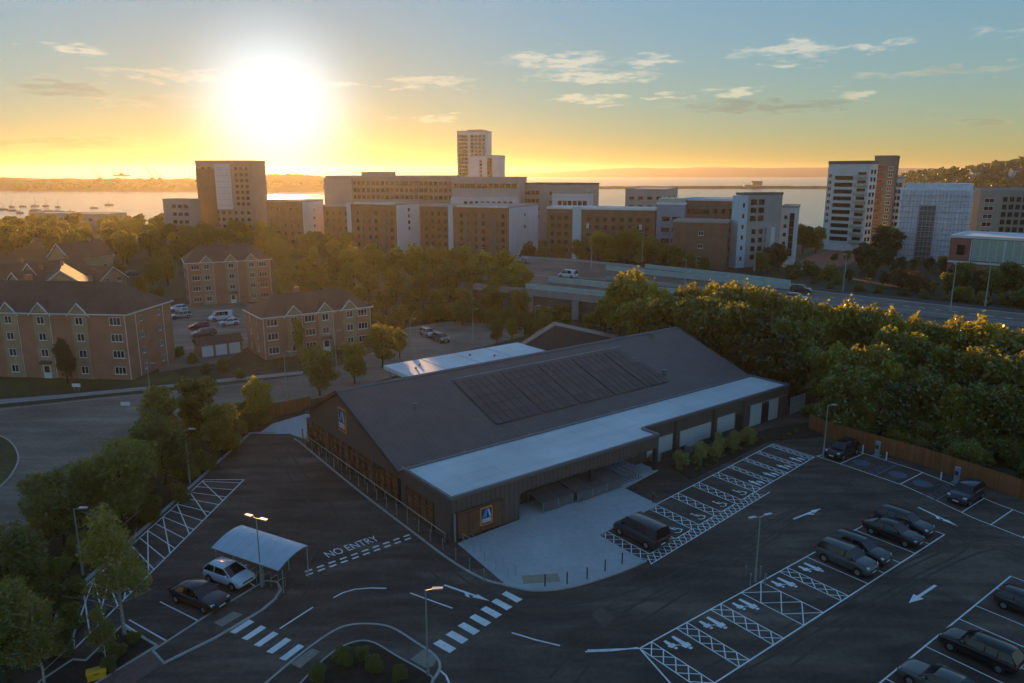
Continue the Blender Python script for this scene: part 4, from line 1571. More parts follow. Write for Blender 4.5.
    edges = [0.0] + [(m - yr0) / (yr1 - yr0) for m in mids] + [1.0]
    for s in (-1, 1):
        for t0, t1 in zip(edges, edges[1:]):
            def lo(t):
                return yb0 + (yb1 - yb0) * 0 + (yb0 if t == 0 else yb1 if t == 1 else yr0 + (yr1 - yr0) * t) - yb0
            def hi(t):
                return yr0 + (yr1 - yr0) * t
            pts = [(s * (wb - .005), lo(t0), zb_), (s * (wb - .005), lo(t1), zb_), (s * (wr - .005), hi(t1), zr - .02), (s * (wr - .005), hi(t0), zr - .02)]
            MB().poly(pts if s > 0 else pts[::-1]).build('side_window', 'car_glass', e)
    rw = 0.33 if kind in ('suv', 'van') else 0.305
    ya, yb_ = Y(0.19), Y(0.80)
    for s in (-1, 1):
        for yy in (ya, yb_):
            MB().tube((s * (W * .80), yy, rw + .02), (s * (W * 1.004), yy, rw + .02), rw + .065, n=18).build('wheel_arch', 'black_paint', e)
            wh = empty('wheel', (0, 0, 0))
            wh.parent = e
            wh.location = (s * (W - .10), yy, rw)
            MB().tube((-.10, 0, 0), (.105 if s > 0 else .10, 0, 0), rw, n=18).tube((.10 * s, 0, 0), (.118 * s, 0, 0), rw * .97, rw * .86, n=18).build('tyre', 'tyre', wh)
            rim = MB().tube((.10 * s, 0, 0), (.123 * s, 0, 0), rw * .68, rw * .60, n=14)
            rim.build('rim', 'rim', wh)
        hz = spec['hood'] - .22
        MB().poly([(s * W * .58, Y(0.012) + .004, hz - .03), (s * W * .885, Y(0.03), hz - .02), (s * W * .90, Y(.06) - .012, hz + .12), (s * W * .60, Y(0.035), hz + .10)][::s]).build('headlight', 'headlight', e)
        tz = spec['tail'] - .22
        MB().box(min(s * W * .62, s * W * .92), max(s * W * .62, s * W * .92), Y(.975) , Y(1.0) + .012, tz - .02, tz + .13).build('tail_light', 'tail_red', e)
        MB().box(min(s * W * .95, s * (W + .17)), max(s * W * .95, s * (W + .17)), yb0 + .28, yb0 + .42, spec['belt'] + .0, spec['belt'] + .13).build('mirror', paint, e)
    MB().box(-.26, .26, Y(0) - .02, Y(0) + .03, .42, .53).build('number_plate', plate, e)
    MB().box(-.26, .26, Y(1.0) - .03, Y(1.0) + .02, .55, .66).build('number_plate', plate, e)
    MB().box(-W * .55, W * .55, Y(0) - .008, Y(0.02), .56, .66).build('grille', 'black_paint', e)
    MB().box(-W * .78, W * .78, Y(0.003), Y(0.02), .30, .40).build('lower_grille', 'black_paint', e)
    remember(e)
    return e


CARS = {}


def put_car(kind, paint, p, heading, label, group, cat=None, z=None):
    """heading: world direction (dx, dy) the car faces"""
    rz = math.atan2(heading[1], heading[0]) + PI / 2
    key = (kind, paint)
    if key not in CARS:
        CARS[key] = make_car(kind, paint)
        c = CARS[key]
        c.location = (p.x, p.y, p.z if z is None else z)
        c.rotation_euler = (0, 0, rz)
    else:
        c = copy_thing(CARS[key], (p.x, p.y, p.z if z is None else z), rz)
    tag(c, label, cat or ('van' if kind == 'van' else 'car'), group)
    return c


db = -EB
gcp = 'cars parked at the shop'
e24 = EA * math.sin(math.radians(24.4)) - EB * math.cos(math.radians(24.4))
put_car('hatch', 'car_white', S(-16.35, 5.45, ZA), e24, 'pale blue-white hatchback parked by the curved shelter', gcp)
put_car('saloon', 'car_black', S(-18.9, 3.9, ZA), e24, 'black saloon parked left of the white hatchback', gcp)
put_car('van', 'car_dark', S(13.15, -8.75, ZA), EB, 'dark people carrier van in the first hatched bay by the forecourt', gcp)
put_car('suv', 'car_grey', S(22.75, -21.5, ZA), db, 'dark grey hatchback, nearest of the four cars in the centre row', gcp)
put_car('estate', 'car_dark', S(25.2, -21.3, ZA), db, 'dark estate car right behind the nearest grey one', gcp)
put_car('saloon', 'car_black', S(30.2, -21.5, ZA), db, 'long black saloon in the centre row past the empty bay', gcp)
put_car('estate', 'car_navy', S(32.8, -21.2, ZA), db, 'dark blue estate at the far end of the centre row', gcp)
put_car('suv', 'car_black', S(44.6, -9.0, ZA), -EA, 'black car by the timber fence beside the tall lamp', gcp)
put_car('suv', 'car_navy', S(43.2, -22.0, ZA), -EA, 'dark car by the timber fence right of the charging post', gcp)
put_car('hatch', 'car_dark', S(26.65, -32.6, ZA), db, 'dark hatchback showing red tail lights at the right edge', gcp)
put_car('estate', 'car_black', S(18.7, -32.6, ZA), EB, 'black estate in the near right row with empty bays on both sides', gcp)
put_car('saloon', 'car_grey', S(13.3, -32.6, ZA), EB, 'grey saloon cut by the bottom right edge', gcp)
# flyover traffic
fd = (G(600, 273, ZF) - G(540, 268, ZF)).normalized()
put_car('van', 'car_white', G(568, 277.5, ZF), -fd, 'white van driving on the flyover', 'flyover traffic', z=ZF)
put_car('hatch', 'car_silver', G(524, 263, ZF), -fd, 'silver car at the left end of the flyover', 'flyover traffic', z=ZF)
fd2 = (G(880, 302, ZF) - G(780, 292, ZF)).normalized()
put_car('suv', 'car_navy', G(801, 292.5, ZF), fd2, 'dark car on the far lane of the flyover', 'flyover traffic', z=ZF)
put_car('estate', 'car_silver', G(797, 300.5, ZF), fd2, 'silver car on the near lane of the flyover', 'flyover traffic', z=ZF)
# brick court cars
hx = (G(372, 345) - G(265, 360)).normalized()
for (u, v, kd, pt, lb) in ((178, 311, 'hatch', 'car_white', 'white hatchback beside the left brick block gable'), (181, 318, 'estate', 'car_silver', 'silver estate in the brick flats court, left row'),
                           (199, 329, 'hatch', 'car_red', 'dark red hatchback in the middle of the brick flats court'), (204, 336, 'estate', 'car_grey', 'grey estate nearest the garage in the brick flats court'),
                           (221, 320, 'van', 'car_white', 'white van parked in the brick flats court'), (229, 325, 'hatch', 'car_white', 'white hatchback right of the white van'),
                           (115, 282, 'hatch', 'car_silver', 'silver car far left behind the pitched roof houses'), (130, 276, 'estate', 'car_grey', 'grey car far left among trees'),
                           (378, 335, 'hatch', 'car_white', 'white car at the right end of the small brick block')):
    put_car(kd, pt, G(u, v, 0.03), -hx, lb, 'cars among the brick flats')
put_car('estate', 'car_silver', G(428, 336, 0.03), G(440, 340) - G(425, 333), 'silver car parked on the street behind the shop', 'cars among the brick flats')
put_car('estate', 'car_grey', G(441, 341, 0.03), G(440, 340) - G(425, 333), 'grey car parked behind the silver one on the back street', 'cars among the brick flats')

# ================================================================ LAMPS, FENCES, STREET FURNITURE
LAMPS = {}


def lamp(p, h, label, group, arms=((1, 0),), z=0.0, arm=0.9, r=0.07, m='galv', head='steel'):
    e = empty('street_lamp', (p.x, p.y, z), 0, label, 'lamp post', group)
    MB().tube((0, 0, 0), (0, 0, h), r, r * .6, n=8).build('pole', m, e)
    MB().tube((0, 0, 0), (0, 0, min(1.2, h * .2)), r * 1.5, n=8).build('base', m, e)
    for (dx, dy) in arms:
        d = Vector((dx, dy, 0)).normalized()
        MB().tube((0, 0, h - .05), (d.x * arm * .6, d.y * arm * .6, h + .04), r * .5, n=6).build('arm', m, e)
        s = Vector((-d.y, d.x, 0)) * .14
        c0, c1 = d * (arm * .45), d * (arm * 1.15)
        mb = MB().prism([(c0.x + s.x, c0.y + s.y), (c0.x - s.x, c0.y - s.y), (c1.x - s.x * .8, c1.y - s.y * .8), (c1.x + s.x * .8, c1.y + s.y * .8)], h - .01, h + .10)
        mb.build('lamp_head', head, e)
    return e


gl_ = 'car park lamp posts'
lamp(G(262, 588), 5.6, 'twin headed lamp post beside the curved shelter', gl_, ((-1, .5), (1, -.5)), z=ZA)
lamp(G(428, 677), 5.9, 'lamp post on the bottom island by the second crossing', gl_, ((1, .1),))
lamp(G(755, 582), 5.3, 'twin headed lamp post at the large hatched bay', gl_, ((-1, -.4), (1, .4)), z=ZA)
lamp(G(823, 457), 5.8, 'lamp post at the end of the marked bays by the fence', gl_, ((1, .2),), z=ZA)
lamp(G(190, 483), 5.6, 'lamp post on the left kerb above the hatched strip', gl_, ((1, .0),))
lamp(G(83, 575), 5.5, 'lamp post on the left kerb nearest the camera', gl_, ((1, .0),))
for k, (u, v, h, lb) in enumerate(((950, 311, 8.8, 'tall lamp post at the flyover edge before the brick hall'), (985, 306, 8.5, 'lamp post right of the tallest one beyond the flyover'), (843, 291, 8.0, 'thin lamp post beyond the dark flyover car'),
                                   (754, 271, 8.5, 'lamp post before the grey flats with white strip'), (642, 262, 8.5, 'lamp post before the blue fronted flats'), (591, 268, 8.5, 'lamp post near the white van on the flyover'),
                                   (518, 257, 8.5, 'lamp post at the left end of the flyover'), (685, 286, 6.0, 'short lamp post on the flyover parapet'))):
    lamp(G(u, v, ZF), h, lb, 'flyover lamp posts', ((-.7, -.7),), z=ZF, r=0.11, arm=1.2)
for (u, v, h, lb) in ((287, 398, 6.5, 'lamp post on the road before the small brick block'), (411, 355, 6.2, 'lamp post with curved arm beside the white roof'), (473, 345, 6.5, 'lamp post behind the white roof'),
                      (337, 376, 7, 'lamp post on the road verge near the flats entrance'), (151, 399, 5, 'lamp post at the corner of the big brick block'), (535, 331, 5.0, 'short lamp post left of the grey gable building')):
    lamp(G(u, v), h, lb, 'street lamps on the back road', ((1, -.1),), r=0.08)
# base protection of the bay lamp: four steel posts
for k, (da, dbb) in enumerate(((-.55, -.55), (.55, -.55), (.55, .55), (-.55, .55))):
    q = G(755, 582)
    e = empty('lamp_guard', (q.x + da, q.y + dbb, ZA), 0, 'short steel guard post round the large bay lamp, %s corner' % ('left near', 'right near', 'right far', 'left far')[k], 'guard post', 'lamp guard posts')
    MB().path([(0, 0, 0), (0, 0, .95)], .05, 8).build('post', 'steel', e)
    MB().tube((0, 0, .95), (0, 0, 1.0), .055, .03, n=8).build('cap', 'steel', e)


def timber_fence(name, pts, h, label, z=0.0, board=0.15):
    """boards as single parts, posts and rails behind"""
    e = empty(name, tuple(pts[0]), 0, label, 'fence')
    p0 = pts[0]
    bme = MB().box(-board / 2 + .006, board / 2 - .006, -.011, .011, 0, h).mesh('board', ['timber'])
    count = 0
    for k in range(len(pts) - 1):
        a_, b_ = pts[k], pts[k + 1]
        d = b_ - a_
        ang = math.atan2(d.y, d.x)
        n = int(d.length / board)
        for i in range(n):
            c = a_ + d * ((i + .5) / n) - p0
            o = link('board', bme, e)
            o.location = (c.x, c.y, R.uniform(0, .03))
            o.rotation_euler = (0, 0, ang)
        nx = max(1, int(d.length / 2.4))
        dn = Vector((-d.y, d.x, 0)).normalized() * .09
        for i in range(nx + 1):
            c = a_ + d * (i / nx) - p0 + dn
            MB().box(c.x - .05, c.x + .05, c.y - .05, c.y + .05, 0, h + .06).build('post', 'timber', e)
        for zz in (.3, h - .35):
            MB().bar(tuple(a_ - p0 + dn * .5 + Vector((0, 0, zz))), tuple(b_ - p0 + dn * .5 + Vector((0, 0, zz))), .04, .09).build('rail', 'timber', e)
    return e


fpts = [S(*q) for q in ((49.6, -2.0), (48.5, -5.5), (48.7, -15.5), (48.1, -21), (47.3, -26), (46.3, -34))]
timber_fence('timber_fence', fpts, 1.9, 'orange-brown timber board fence behind the charging bays')
timber_fence('timber_fence', [G(u, v) for u, v in ((252, 424), (275, 416), (311, 409))], 1.7, 'brown timber fence between road and shop at the left', board=0.25)
# gate of mesh panels right of the shop
e = empty('mesh_gate', tuple(S(52.6, 2.4)), TH, 'pale mesh gate at the far right corner of the shop', 'gate')
m_ = MB()
for x in (0, 1.6, 3.2):
    m_.tube((x, 0, 0), (x, 0, 2.3), .05)
for z in (.1, 1.2, 2.25):
    m_.tube((0, 0, z), (3.2, 0, z), .035)
m_.build('frame', 'galv', e)
for k in range(2):
    m_ = MB()
    for i in range(14):
        x = .1 + k * 1.6 + i * .108
        m_.tube((x, 0, .1), (x, 0, 2.25), .014, n=4)
    for i in range(8):
        m_.tube((.05 + k * 1.6, .012, .2 + i * .27), (1.55 + k * 1.6, .012, .2 + i * .27), .010, n=4)
    m_.build('mesh_panel', 'white_panel', e)
# charging posts
for (a_, b_, lb) in ((47.5, -11.4, 'white and blue car charging post by the first fence bays'), (46.6, -19.8, 'white and blue car charging post left of the dark fence-side car')):
    e = empty('charging_post', tuple(S(a_, b_, 0)), TH, lb, 'charging post', 'charging posts')
    MB().box(-.35, .35, -.35, .35, 0, .12).build('plinth', 'concrete', e)
    MB().box(-.18, .18, -.22, .22, .12, 1.45).build('cabinet', 'galv', e)
    MB().box(-.195, -.18, -.16, .16, .85, 1.3).build('screen', 'sign_navy', e)
    MB().box(-.19, .19, -.23, .23, 1.45, 1.65).build('top_panel', 'blue_render', e)
    MB().path([(-.23, .2, 1.1), (-.4, .22, .8), (-.38, .2, .4), (-.25, .15, .3)], .02).build('cable', 'black_paint', e)
for k, (a_, b_) in enumerate(((47.1, -10.0), (47.1, -12.6), (46.0, -18.6), (46.0, -21.0))):
    e = empty('bollard', tuple(S(a_, b_, 0)), 0, 'white bollard guarding the charging posts, %s from the left' % ordinal(k + 1), 'bollard', 'charging bay bollards')
    MB().tube((0, 0, 0), (0, 0, .9), .07, n=10).build('post', 'frame_white', e)
    MB().tube((0, 0, .9), (0, 0, .95), .07, .04, n=10).build('cap', 'sign_blue', e)
# grit bin
e = empty('grit_bin', tuple(G(97, 677, .12)), .5, 'yellow grit bin in the bed at the bottom left', 'bin')
MB().prism([(-.5, -.3), (.5, -.3), (.5, .3), (-.5, .3)], 0, .4).build('body', 'yellow_plastic', e)
MB().extr([(-.34, .41), (.34, .41), (.30, .52), (-.28, .62)], 0, -.54, .54).build('lid', 'yellow_plastic', e)
MB().box(-.15, .15, -.36, -.34, .40, .44).build('handle', 'black_paint', e)
# road signs
for (u, v, lb, txt) in ((77, 391, 'small white sign on the grass verge before the big brick block', 1), (126, 410, 'small grey sign post on the roundabout splitter', 2)):
    e = empty('road_sign', tuple(G(u, v)), 0, lb, 'sign')
    MB().tube((-.3, 0, 0), (-.3, 0, 1.1), .03).tube((.3, 0, 0), (.3, 0, 1.1), .03).build('post', 'galv', e)
    MB().box(-.6, .6, -.03, -.005, .6, 1.1).build('sign_plate', 'sign_white', e)

# ================================================================ TREES


def leaf_cloud(name, m, lobes, n, size, seed, droop=0.0, shell=0.55):
    """crown of many small leaf faces spread through lobes (cx, cy, cz, rx, ry, rz)"""
    g = np.random.default_rng(seed)
    vol = np.array([l[3] * l[4] * l[5] for l in lobes]) ** 0.7
    idx = g.choice(len(lobes), n, p=vol / vol.sum())
    L_ = np.array(lobes)[idx]
    # clumps: leaf faces gather round twig ends
    nc = max(30, n // 26)
    d = g.normal(size=(nc, 3))
    d /= np.linalg.norm(d, axis=1)[:, None]
    rad = shell + (1 - shell) * g.random(nc) ** 0.6
    rad *= 0.86 + 0.28 * g.random(nc)
    ci = g.integers(0, nc, n)
    off = d[ci] * rad[ci][:, None] + g.normal(size=(n, 3)) * 0.095
    c = L_[:, :3] + off * L_[:, 3:]
    c[:, 2] -= droop * g.random(n) * np.linalg.norm(off[:, :2], axis=1)
    c[:, 2] = np.maximum(c[:, 2], 0.05)
    a = g.normal(size=(n, 3))
    a /= np.linalg.norm(a, axis=1)[:, None]
    t = g.normal(size=(n, 3))
    b = np.cross(a, t)
    b /= np.linalg.norm(b, axis=1)[:, None]
    s = size * (0.6 + 0.8 * g.random(n))[:, None]
    a = a * s
    b = b * s * 0.62
    v = np.stack([c - a, c + b * 0.9 - a * 0.1, c + a, c - b * 0.9 + a * 0.1], 1).reshape(-1, 3)
    me = bpy.data.meshes.new(name)
    me.vertices.add(n * 4)
    me.vertices.foreach_set('co', v.ravel())
    me.loops.add(n * 4)
    me.loops.foreach_set('vertex_index', np.arange(n * 4))
    me.polygons.add(n)
    me.polygons.foreach_set('loop_start', np.arange(n) * 4)
    me.polygons.foreach_set('loop_total', np.full(n, 4))
    me.materials.append(MATS[m])
    me.update()
    me.validate()
    return me


def trunk_mesh(name, m, h, r, limbs, seed, base=0.3):
    rr = random.Random(seed)
    mb = MB()
    pts = [Vector((0, 0, 0))]
    for k in range(1, 5):
        pts.append(Vector((rr.uniform(-.04, .04) * h * k / 4, rr.uniform(-.04, .04) * h * k / 4, h * k / 4)))
    for k in range(4):
        mb.tube(pts[k], pts[k + 1], r * (1 - k * .22), r * (1 - (k + 1) * .22), n=7, caps=False)
    for i in range(limbs):
        t = base + (0.95 - base) * i / limbs
        k = min(3, int(t * 4))
        p = pts[k].lerp(pts[k + 1], t * 4 - k)
        an = i * 2.4 + rr.uniform(-.4, .4)
        ln = h * (0.30 - 0.18 * t)
        q = p + Vector((math.cos(an) * ln, math.sin(an) * ln, ln * rr.uniform(.45, .9)))
        mb.tube(p, q, r * .35 * (1.1 - t), r * .1, n=5, caps=False)
        q2 = q + Vector((math.cos(an + .7), math.sin(an + .7), .5)) * ln * .4
        mb.tube(p.lerp(q, .6), q2, r * .16, r * .05, n=4, caps=False)
    return mb.mesh(name, m)


def lobeset(seed, w, h0, h1, n):
    """random lobes that fill a crown of half-width w between h0 and h1 (unit tree of 10 m)"""
    rr = random.Random(seed)
    out = []
    hc, hh = (h0 + h1) / 2, (h1 - h0) / 2
    out.append((0, 0, hc, w * .62, w * .62, hh * .82))
    for i in range(n):
        an = i * 2.399 + rr.uniform(-.3, .3)
        t = rr.uniform(-.75, .8)
        rad = w * .62 * math.sqrt(max(.08, 1 - t * t)) * rr.uniform(.75, 1.1)
        s = w * rr.uniform(.30, .48)
        out.append((math.cos(an) * rad, math.sin(an) * rad, hc + t * hh, s, s, s * rr.uniform(.7, 1.0)))
    return out


# prototypes of crown and trunk meshes, each for a tree 10 m tall
CROWN = {}
for kind, m, w, h0, h1, nl, n, sz, seeds in (('broad', 'leaf_green', 3.6, 1.6, 9.8, 11, 5200, .26, (1, 2, 3)), ('olive', 'leaf_olive', 3.2, 1.2, 9.9, 10, 4800, .26, (4, 5)), ('yellow', 'leaf_sunlit', 2.9, 1.6, 10.0, 9, 4200, .25, (6, 7)),
                                             ('tall', 'leaf_olive', 2.2, 1.0, 10.0, 9, 3600, .24, (8,)), ('dark', 'leaf_dark', 3.3, .6, 9.8, 11, 4800, .26, (9, 10))):
    CROWN[kind] = [(leaf_cloud(kind + '_crown', m, lobeset(s, w, h0, h1, nl), n, sz, s), trunk_mesh(kind + '_trunk', 'bark', 8.2, .2, 9, s)) for s in seeds]
CROWN['birch'] = [(leaf_cloud('birch_crown', 'leaf_olive', lobeset(s, 2.3, 2.4, 9.9, 12), 5200, .125, s, 0.5, .35), trunk_mesh('birch_trunk', 'birch_bark', 9.4, .13, 14, s, .22)) for s in (21, 22)]
CROWN['bush'] = [(leaf_cloud('bush_crown', m, lobeset(s, 5.5, 0.4, 9.0, 9), 2600, .5, s, 0, .7), trunk_mesh('bush_stem', 'bark', 6.0, .18, 7, s, .1)) for s, m in ((31, 'leaf_green'), (32, 'leaf_olive'))]
CROWN['palebush'] = [(leaf_cloud('bush_crown', 'leaf_pale', lobeset(35, 5.5, 0.4, 9.0, 9), 2400, .55, 35, 0, .6), trunk_mesh('bush_stem', 'bark', 6.0, .18, 7, 35, .1))]
CROWN['russet'] = [(leaf_cloud('bush_crown', 'leaf_russet', lobeset(36, 6.5, 0.4, 8.0, 9), 2400, .5, 36, 0, .7), trunk_mesh('bush_stem', 'bark', 6.0, .18, 7, 36, .1))]
CROWN['near'] = [(leaf_cloud('broad_crown', 'leaf_green', lobeset(s, 3.7, 1.0, 9.8, 13), 11000, .155, s), trunk_mesh('broad_trunk', 'bark', 8.2, .2, 10, s)) for s in (41, 42)]
CROWN['nearbush'] = [(leaf_cloud('bush_crown', 'leaf_green', lobeset(s, 5.5, 0.3, 9.0, 11), 9000, .30, s, 0, .7), trunk_mesh('bush_stem', 'bark', 6.0, .18, 7, s, .1)) for s in (45,)]
ADJ = {'broad': 'round green', 'olive': 'olive green', 'yellow': 'yellow-green', 'tall': 'slender', 'dark': 'dark green', 'birch': 'pale barked', 'near': 'dense green'}
QUEUE = []


def tree(kind, p, h, label=None, group=None, wide=1.0, z=0.0):
    QUEUE.append((kind, p, h, label, group, wide, z))


def flush_trees():
    groups = {}
    for q in QUEUE:
        groups.setdefault(q[4], []).append(q)
    for gname, lst in groups.items():
        lst.sort(key=lambda q: math.atan2(q[1].x, q[1].y))
        cnt = {}
        for (kind, p, h, label, group, wide, z) in lst:
            cm, tm_ = R.choice(CROWN[kind])
            bushy = kind in ('bush', 'palebush', 'russet', 'nearbush')
            e = empty('shrub' if bushy else 'birch_tree' if kind == 'birch' else 'tree', (p.x, p.y, z), R.uniform(0, 6.28))
            s = h / 10.0
            e.scale = (s * wide * R.uniform(.92, 1.08), s * wide * R.uniform(.92, 1.08), s)
            link('crown', cm, e)
            link('stem' if bushy else 'trunk', tm_, e)
            ad = ADJ.get(kind, {'bush': 'green', 'palebush': 'pale leaved', 'russet': 'russet', 'nearbush': 'green'}.get(kind))
            key = ad
            cnt[key] = cnt.get(key, 0) + 1
            what = 'shrub' if bushy else 'tree'
            if label is None:
                label = '%s %s, %s of its kind from the left %s' % (ad, what, ordinal(cnt[key]), gname.split('|')[1])
            tag(e, label, what, gname.split('|')[0])


def in_poly(x, y, poly):
    c = False
    j = len(poly) - 1
    for i in range(len(poly)):
        if (poly[i][1] > y) != (poly[j][1] > y) and x < (poly[j][0] - poly[i][0]) * (y - poly[i][1]) / (poly[j][1] - poly[i][1]) + poly[i][0]:
            c = not c
        j = i
    return c


def wood(poly, spacing, hmin, hmax, kinds, group, avoid=None, z=0.0):
    xs_ = [p[0] for p in poly]
    ys_ = [p[1] for p in poly]
    y = min(ys_)
    row = 0
    while y < max(ys_):
        x = min(xs_) + (spacing / 2 if row % 2 else 0)
        while x < max(xs_):
            px, py = x + R.uniform(-.33, .33) * spacing, y + R.uniform(-.33, .33) * spacing
            if in_poly(px, py, poly) and not (avoid and any(in_poly(px, py, a_) for a_ in avoid)):
                tree(R.choice(kinds), Vector((px, py, 0)), R.uniform(hmin, hmax), None, group, R.uniform(.9, 1.2), z)
            x += spacing
        y += spacing * .87
        row += 1


def TP(u, vtop, Y):
    """tree whose top shows at pixel (u, vtop) and which stands at forward distance Y on the ground"""
    q = AT(u, vtop, Y)
    return Vector((q.x, q.y, 0)), q.z


# near left trees
for (u, v, h, kind, wide, lb) in ((125, 636, 9.4, 'birch', 1.0, 'tall thin birch with white stem in the bed by the parked cars'), (45, 690, 6.2, 'birch', 1.0, 'small birch at the bottom left corner'),
                                  (107, 668, 4.6, 'birch', .8, 'short bare looking birch left of the tall one'),
                                  (66, 548, 7.0, 'near', 1.15, 'round dark green tree left of the kerb lamp'), (125, 528, 8.2, 'near', 1.1, 'largest round green tree beside the left kerb'),
                                  (14, 610, 6.5, 'near', 1.15, 'green tree at the left edge below the roundabout'), (8, 680, 6.2, 'near', 1.1, 'green tree in the bottom left corner'),
                                  (166, 486, 7.4, 'near', 1.05, 'olive tree left of the upper kerb lamp'), (222, 458, 6.2, 'olive', 1.1, 'bushy tree right of the upper kerb lamp'),
                                  (200, 436, 7.2, 'olive', 1.1, 'olive tree in the left hedge row behind the lamp'), (258, 424, 6.4, 'yellow', 1.0, 'yellow-green tree on the road edge left of the shop'),
                                  (160, 450, 7.4, 'olive', 1.1, 'olive tree by the roundabout exit'), (320, 396, 7.0, 'broad', 1.05, 'round green tree on the verge before the small brick block'),
                                  (355, 384, 6.4, 'olive', 1.05, 'olive tree behind the shop ridge end'), (383, 368, 7.2, 'olive', 1.1, 'olive tree at the left of the white flat roof'), (400, 358, 5.5, 'yellow', .8, 'yellow-green tree at the white roof corner'),
                                  (300, 358, 6.8, 'tall', .8, 'slender tree against the small brick block'), (68, 384, 7.2, 'dark', .62, 'dark columnar tree before the big brick block'),
                                  (497, 344, 4.8, 'olive', .9, 'small tree rising behind the white flat roof')):
    tree(kind, G(u, v), h, lb, 'trees round the left car park|by the left car park', wide)
for k, (u, v, h) in enumerate(((40, 585, 2.2), (25, 640, 2.6), (70, 630, 2.0), (60, 655, 2.2), (95, 560, 2.2), (110, 540, 2.4), (150, 520, 2.4), (180, 500, 2.0), (205, 470, 2.4), (230, 450, 2.2), (190, 460, 2.6), (240, 436, 2.0), (215, 425, 2.4), (30, 560, 3.0),
                               (90, 520, 3.0), (100, 500, 3.4), (120, 490, 3.6), (185, 478, 3.0), (250, 432, 2.4), (262, 424, 2.4), (225, 440, 3.0), (190, 440, 3.4), (175, 455, 3.2), (75, 600, 1.8), (52, 610, 2.6), (30, 600, 2.8), (55, 585, 2.4), (80, 560, 2.4), (135, 515, 2.6), (245, 420, 2.6), (235, 428, 2.8), (5, 585, 3.2), (165, 470, 2.8), (140, 495, 2.8), (45, 530, 2.6))):
    tree(R.choice(['bush', 'nearbush']), G(u, v), h, None, 'shrubs on the left bank|on the bank beside the left kerb')
for (u, v, h, lb) in ((118, 660, 1.1, 'low green shrub at the foot of the tall birch'), (135, 645, .9, 'low green shrub right of the tall birch'), (110, 673, 1.0, 'low green shrub behind the yellow grit bin'),
                      (343, 668, 1.3, 'round clipped shrub in the bottom island'), (375, 675, 1.2, 'green shrub right of the round one in the bottom island'), (318, 683, 1.1, 'shrub cut by the bottom edge in the island'), (362, 662, 1.0, 'small shrub at the back of the bottom island'), (400, 682, 1.0, 'small shrub left of the island lamp')):
    tree('nearbush', G(u, v), h, lb, 'shrubs in planting beds|in the beds', 1.0, .12)
# pale shrubs beside the shop
for k, a_ in enumerate(np.linspace(27.6, 40.5, 13)):
    tree('palebush', S(a_, -.9 + .5 * math.sin(k * 2.1) + .06 * (a_ - 28)), R.uniform(1.3, 2.0), None, 'pale shrubs beside the shop|in the bed beside the shop', 0.85, .12)
for k, a_ in enumerate(np.linspace(28.5, 47, 12)):
    tree('bush', S(a_, -2.3 + .1 * (a_ - 28) - (1.6 if a_ > 42 else 0)), R.uniform(.4, .7), None, 'low ground shrubs|in the bed beside the marked bays', 1.2, .12)

# right bank: between the fence and the flyover
gr = 'trees on the flyover bank|on the bank below the flyover'
for (u, vt, Y, kind, wide) in ((622, 272, 138, 'yellow', .85), (636, 268, 136, 'yellow', .95), (655, 283, 131, 'yellow', .8), (684, 286, 127, 'olive', .9), (712, 281, 124, 'yellow', .8), (726, 285, 122, 'olive', .9), (747, 284, 121, 'yellow', .8), (768, 290, 118, 'olive', .9),
                               (795, 303, 116, 'broad', .9), (808, 299, 115, 'yellow', .7), (826, 302, 113, 'yellow', .8), (851, 300, 112, 'yellow', .8), (872, 312, 110, 'broad', .9), (893, 307, 108, 'yellow', .75), (917, 313, 106, 'yellow', .75), (940, 327, 104, 'broad', .9),
                               (962, 322, 101, 'olive', .9), (985, 317, 98, 'yellow', 1.0), (1010, 334, 96, 'olive', .9), (1035, 330, 94, 'yellow', .9),
                               (700, 300, 116, 'broad', 1.0), (735, 305, 112, 'broad', 1.0), (665, 300, 122, 'broad', 1.0), (770, 312, 108, 'dark', 1.0), (800, 322, 105, 'broad', 1.0), (780, 330, 100, 'dark', 1.0), (640, 300, 126, 'olive', 1.0),
                               (840, 343, 92, 'yellow', .9), (866, 346, 90, 'olive', .9), (888, 352, 88, 'yellow', .8), (850, 370, 86, 'broad', 1.0), (826, 352, 96, 'broad', 1.0), (905, 335, 97, 'broad', 1.0), (935, 345, 94, 'dark', 1.0), (925, 372, 86, 'broad', 1.0),
                               (960, 352, 91, 'broad', 1.0), (990, 352, 88, 'olive', 1.0), (1015, 360, 85, 'broad', 1.0), (955, 385, 83, 'yellow', .8), (990, 390, 81, 'broad', 1.0), (1020, 395, 79, 'broad', 1.0), (895, 385, 84, 'dark', 1.0), (875, 392, 85, 'broad', .9),
                               (710, 330, 104, 'dark', 1.0), (745, 335, 102, 'dark', 1.0), (800, 355, 95, 'dark', 1.0), (1045, 400, 77, 'broad', 1.0)):
    Yt = Y * 0.95
    p, h = TP(u, vt, Yt)
    while -4 < (p - O).dot(EB) < 34 and (p - O).dot(EA) < 57.5:
        Yt *= 1.02
        p, h = TP(u, vt, Yt)
    tree(kind, p, max(3.0, h + 0.6), None, gr, wide * 1.0)
gs = 'scrub above the timber fence|above the timber fence'
for k in range(46):
    t = R.random()
    b_ = 1 - 36 * t
    a_ = 50.5 + R.uniform(0, 13) * (1 if t > .1 else .5)
    tree(R.choice(['bush', 'bush', 'nearbush', 'russet'] if k % 9 == 0 else ['bush', 'nearbush']), S(a_, b_), R.uniform(1.6, 3.4), None, gs, 1.25)

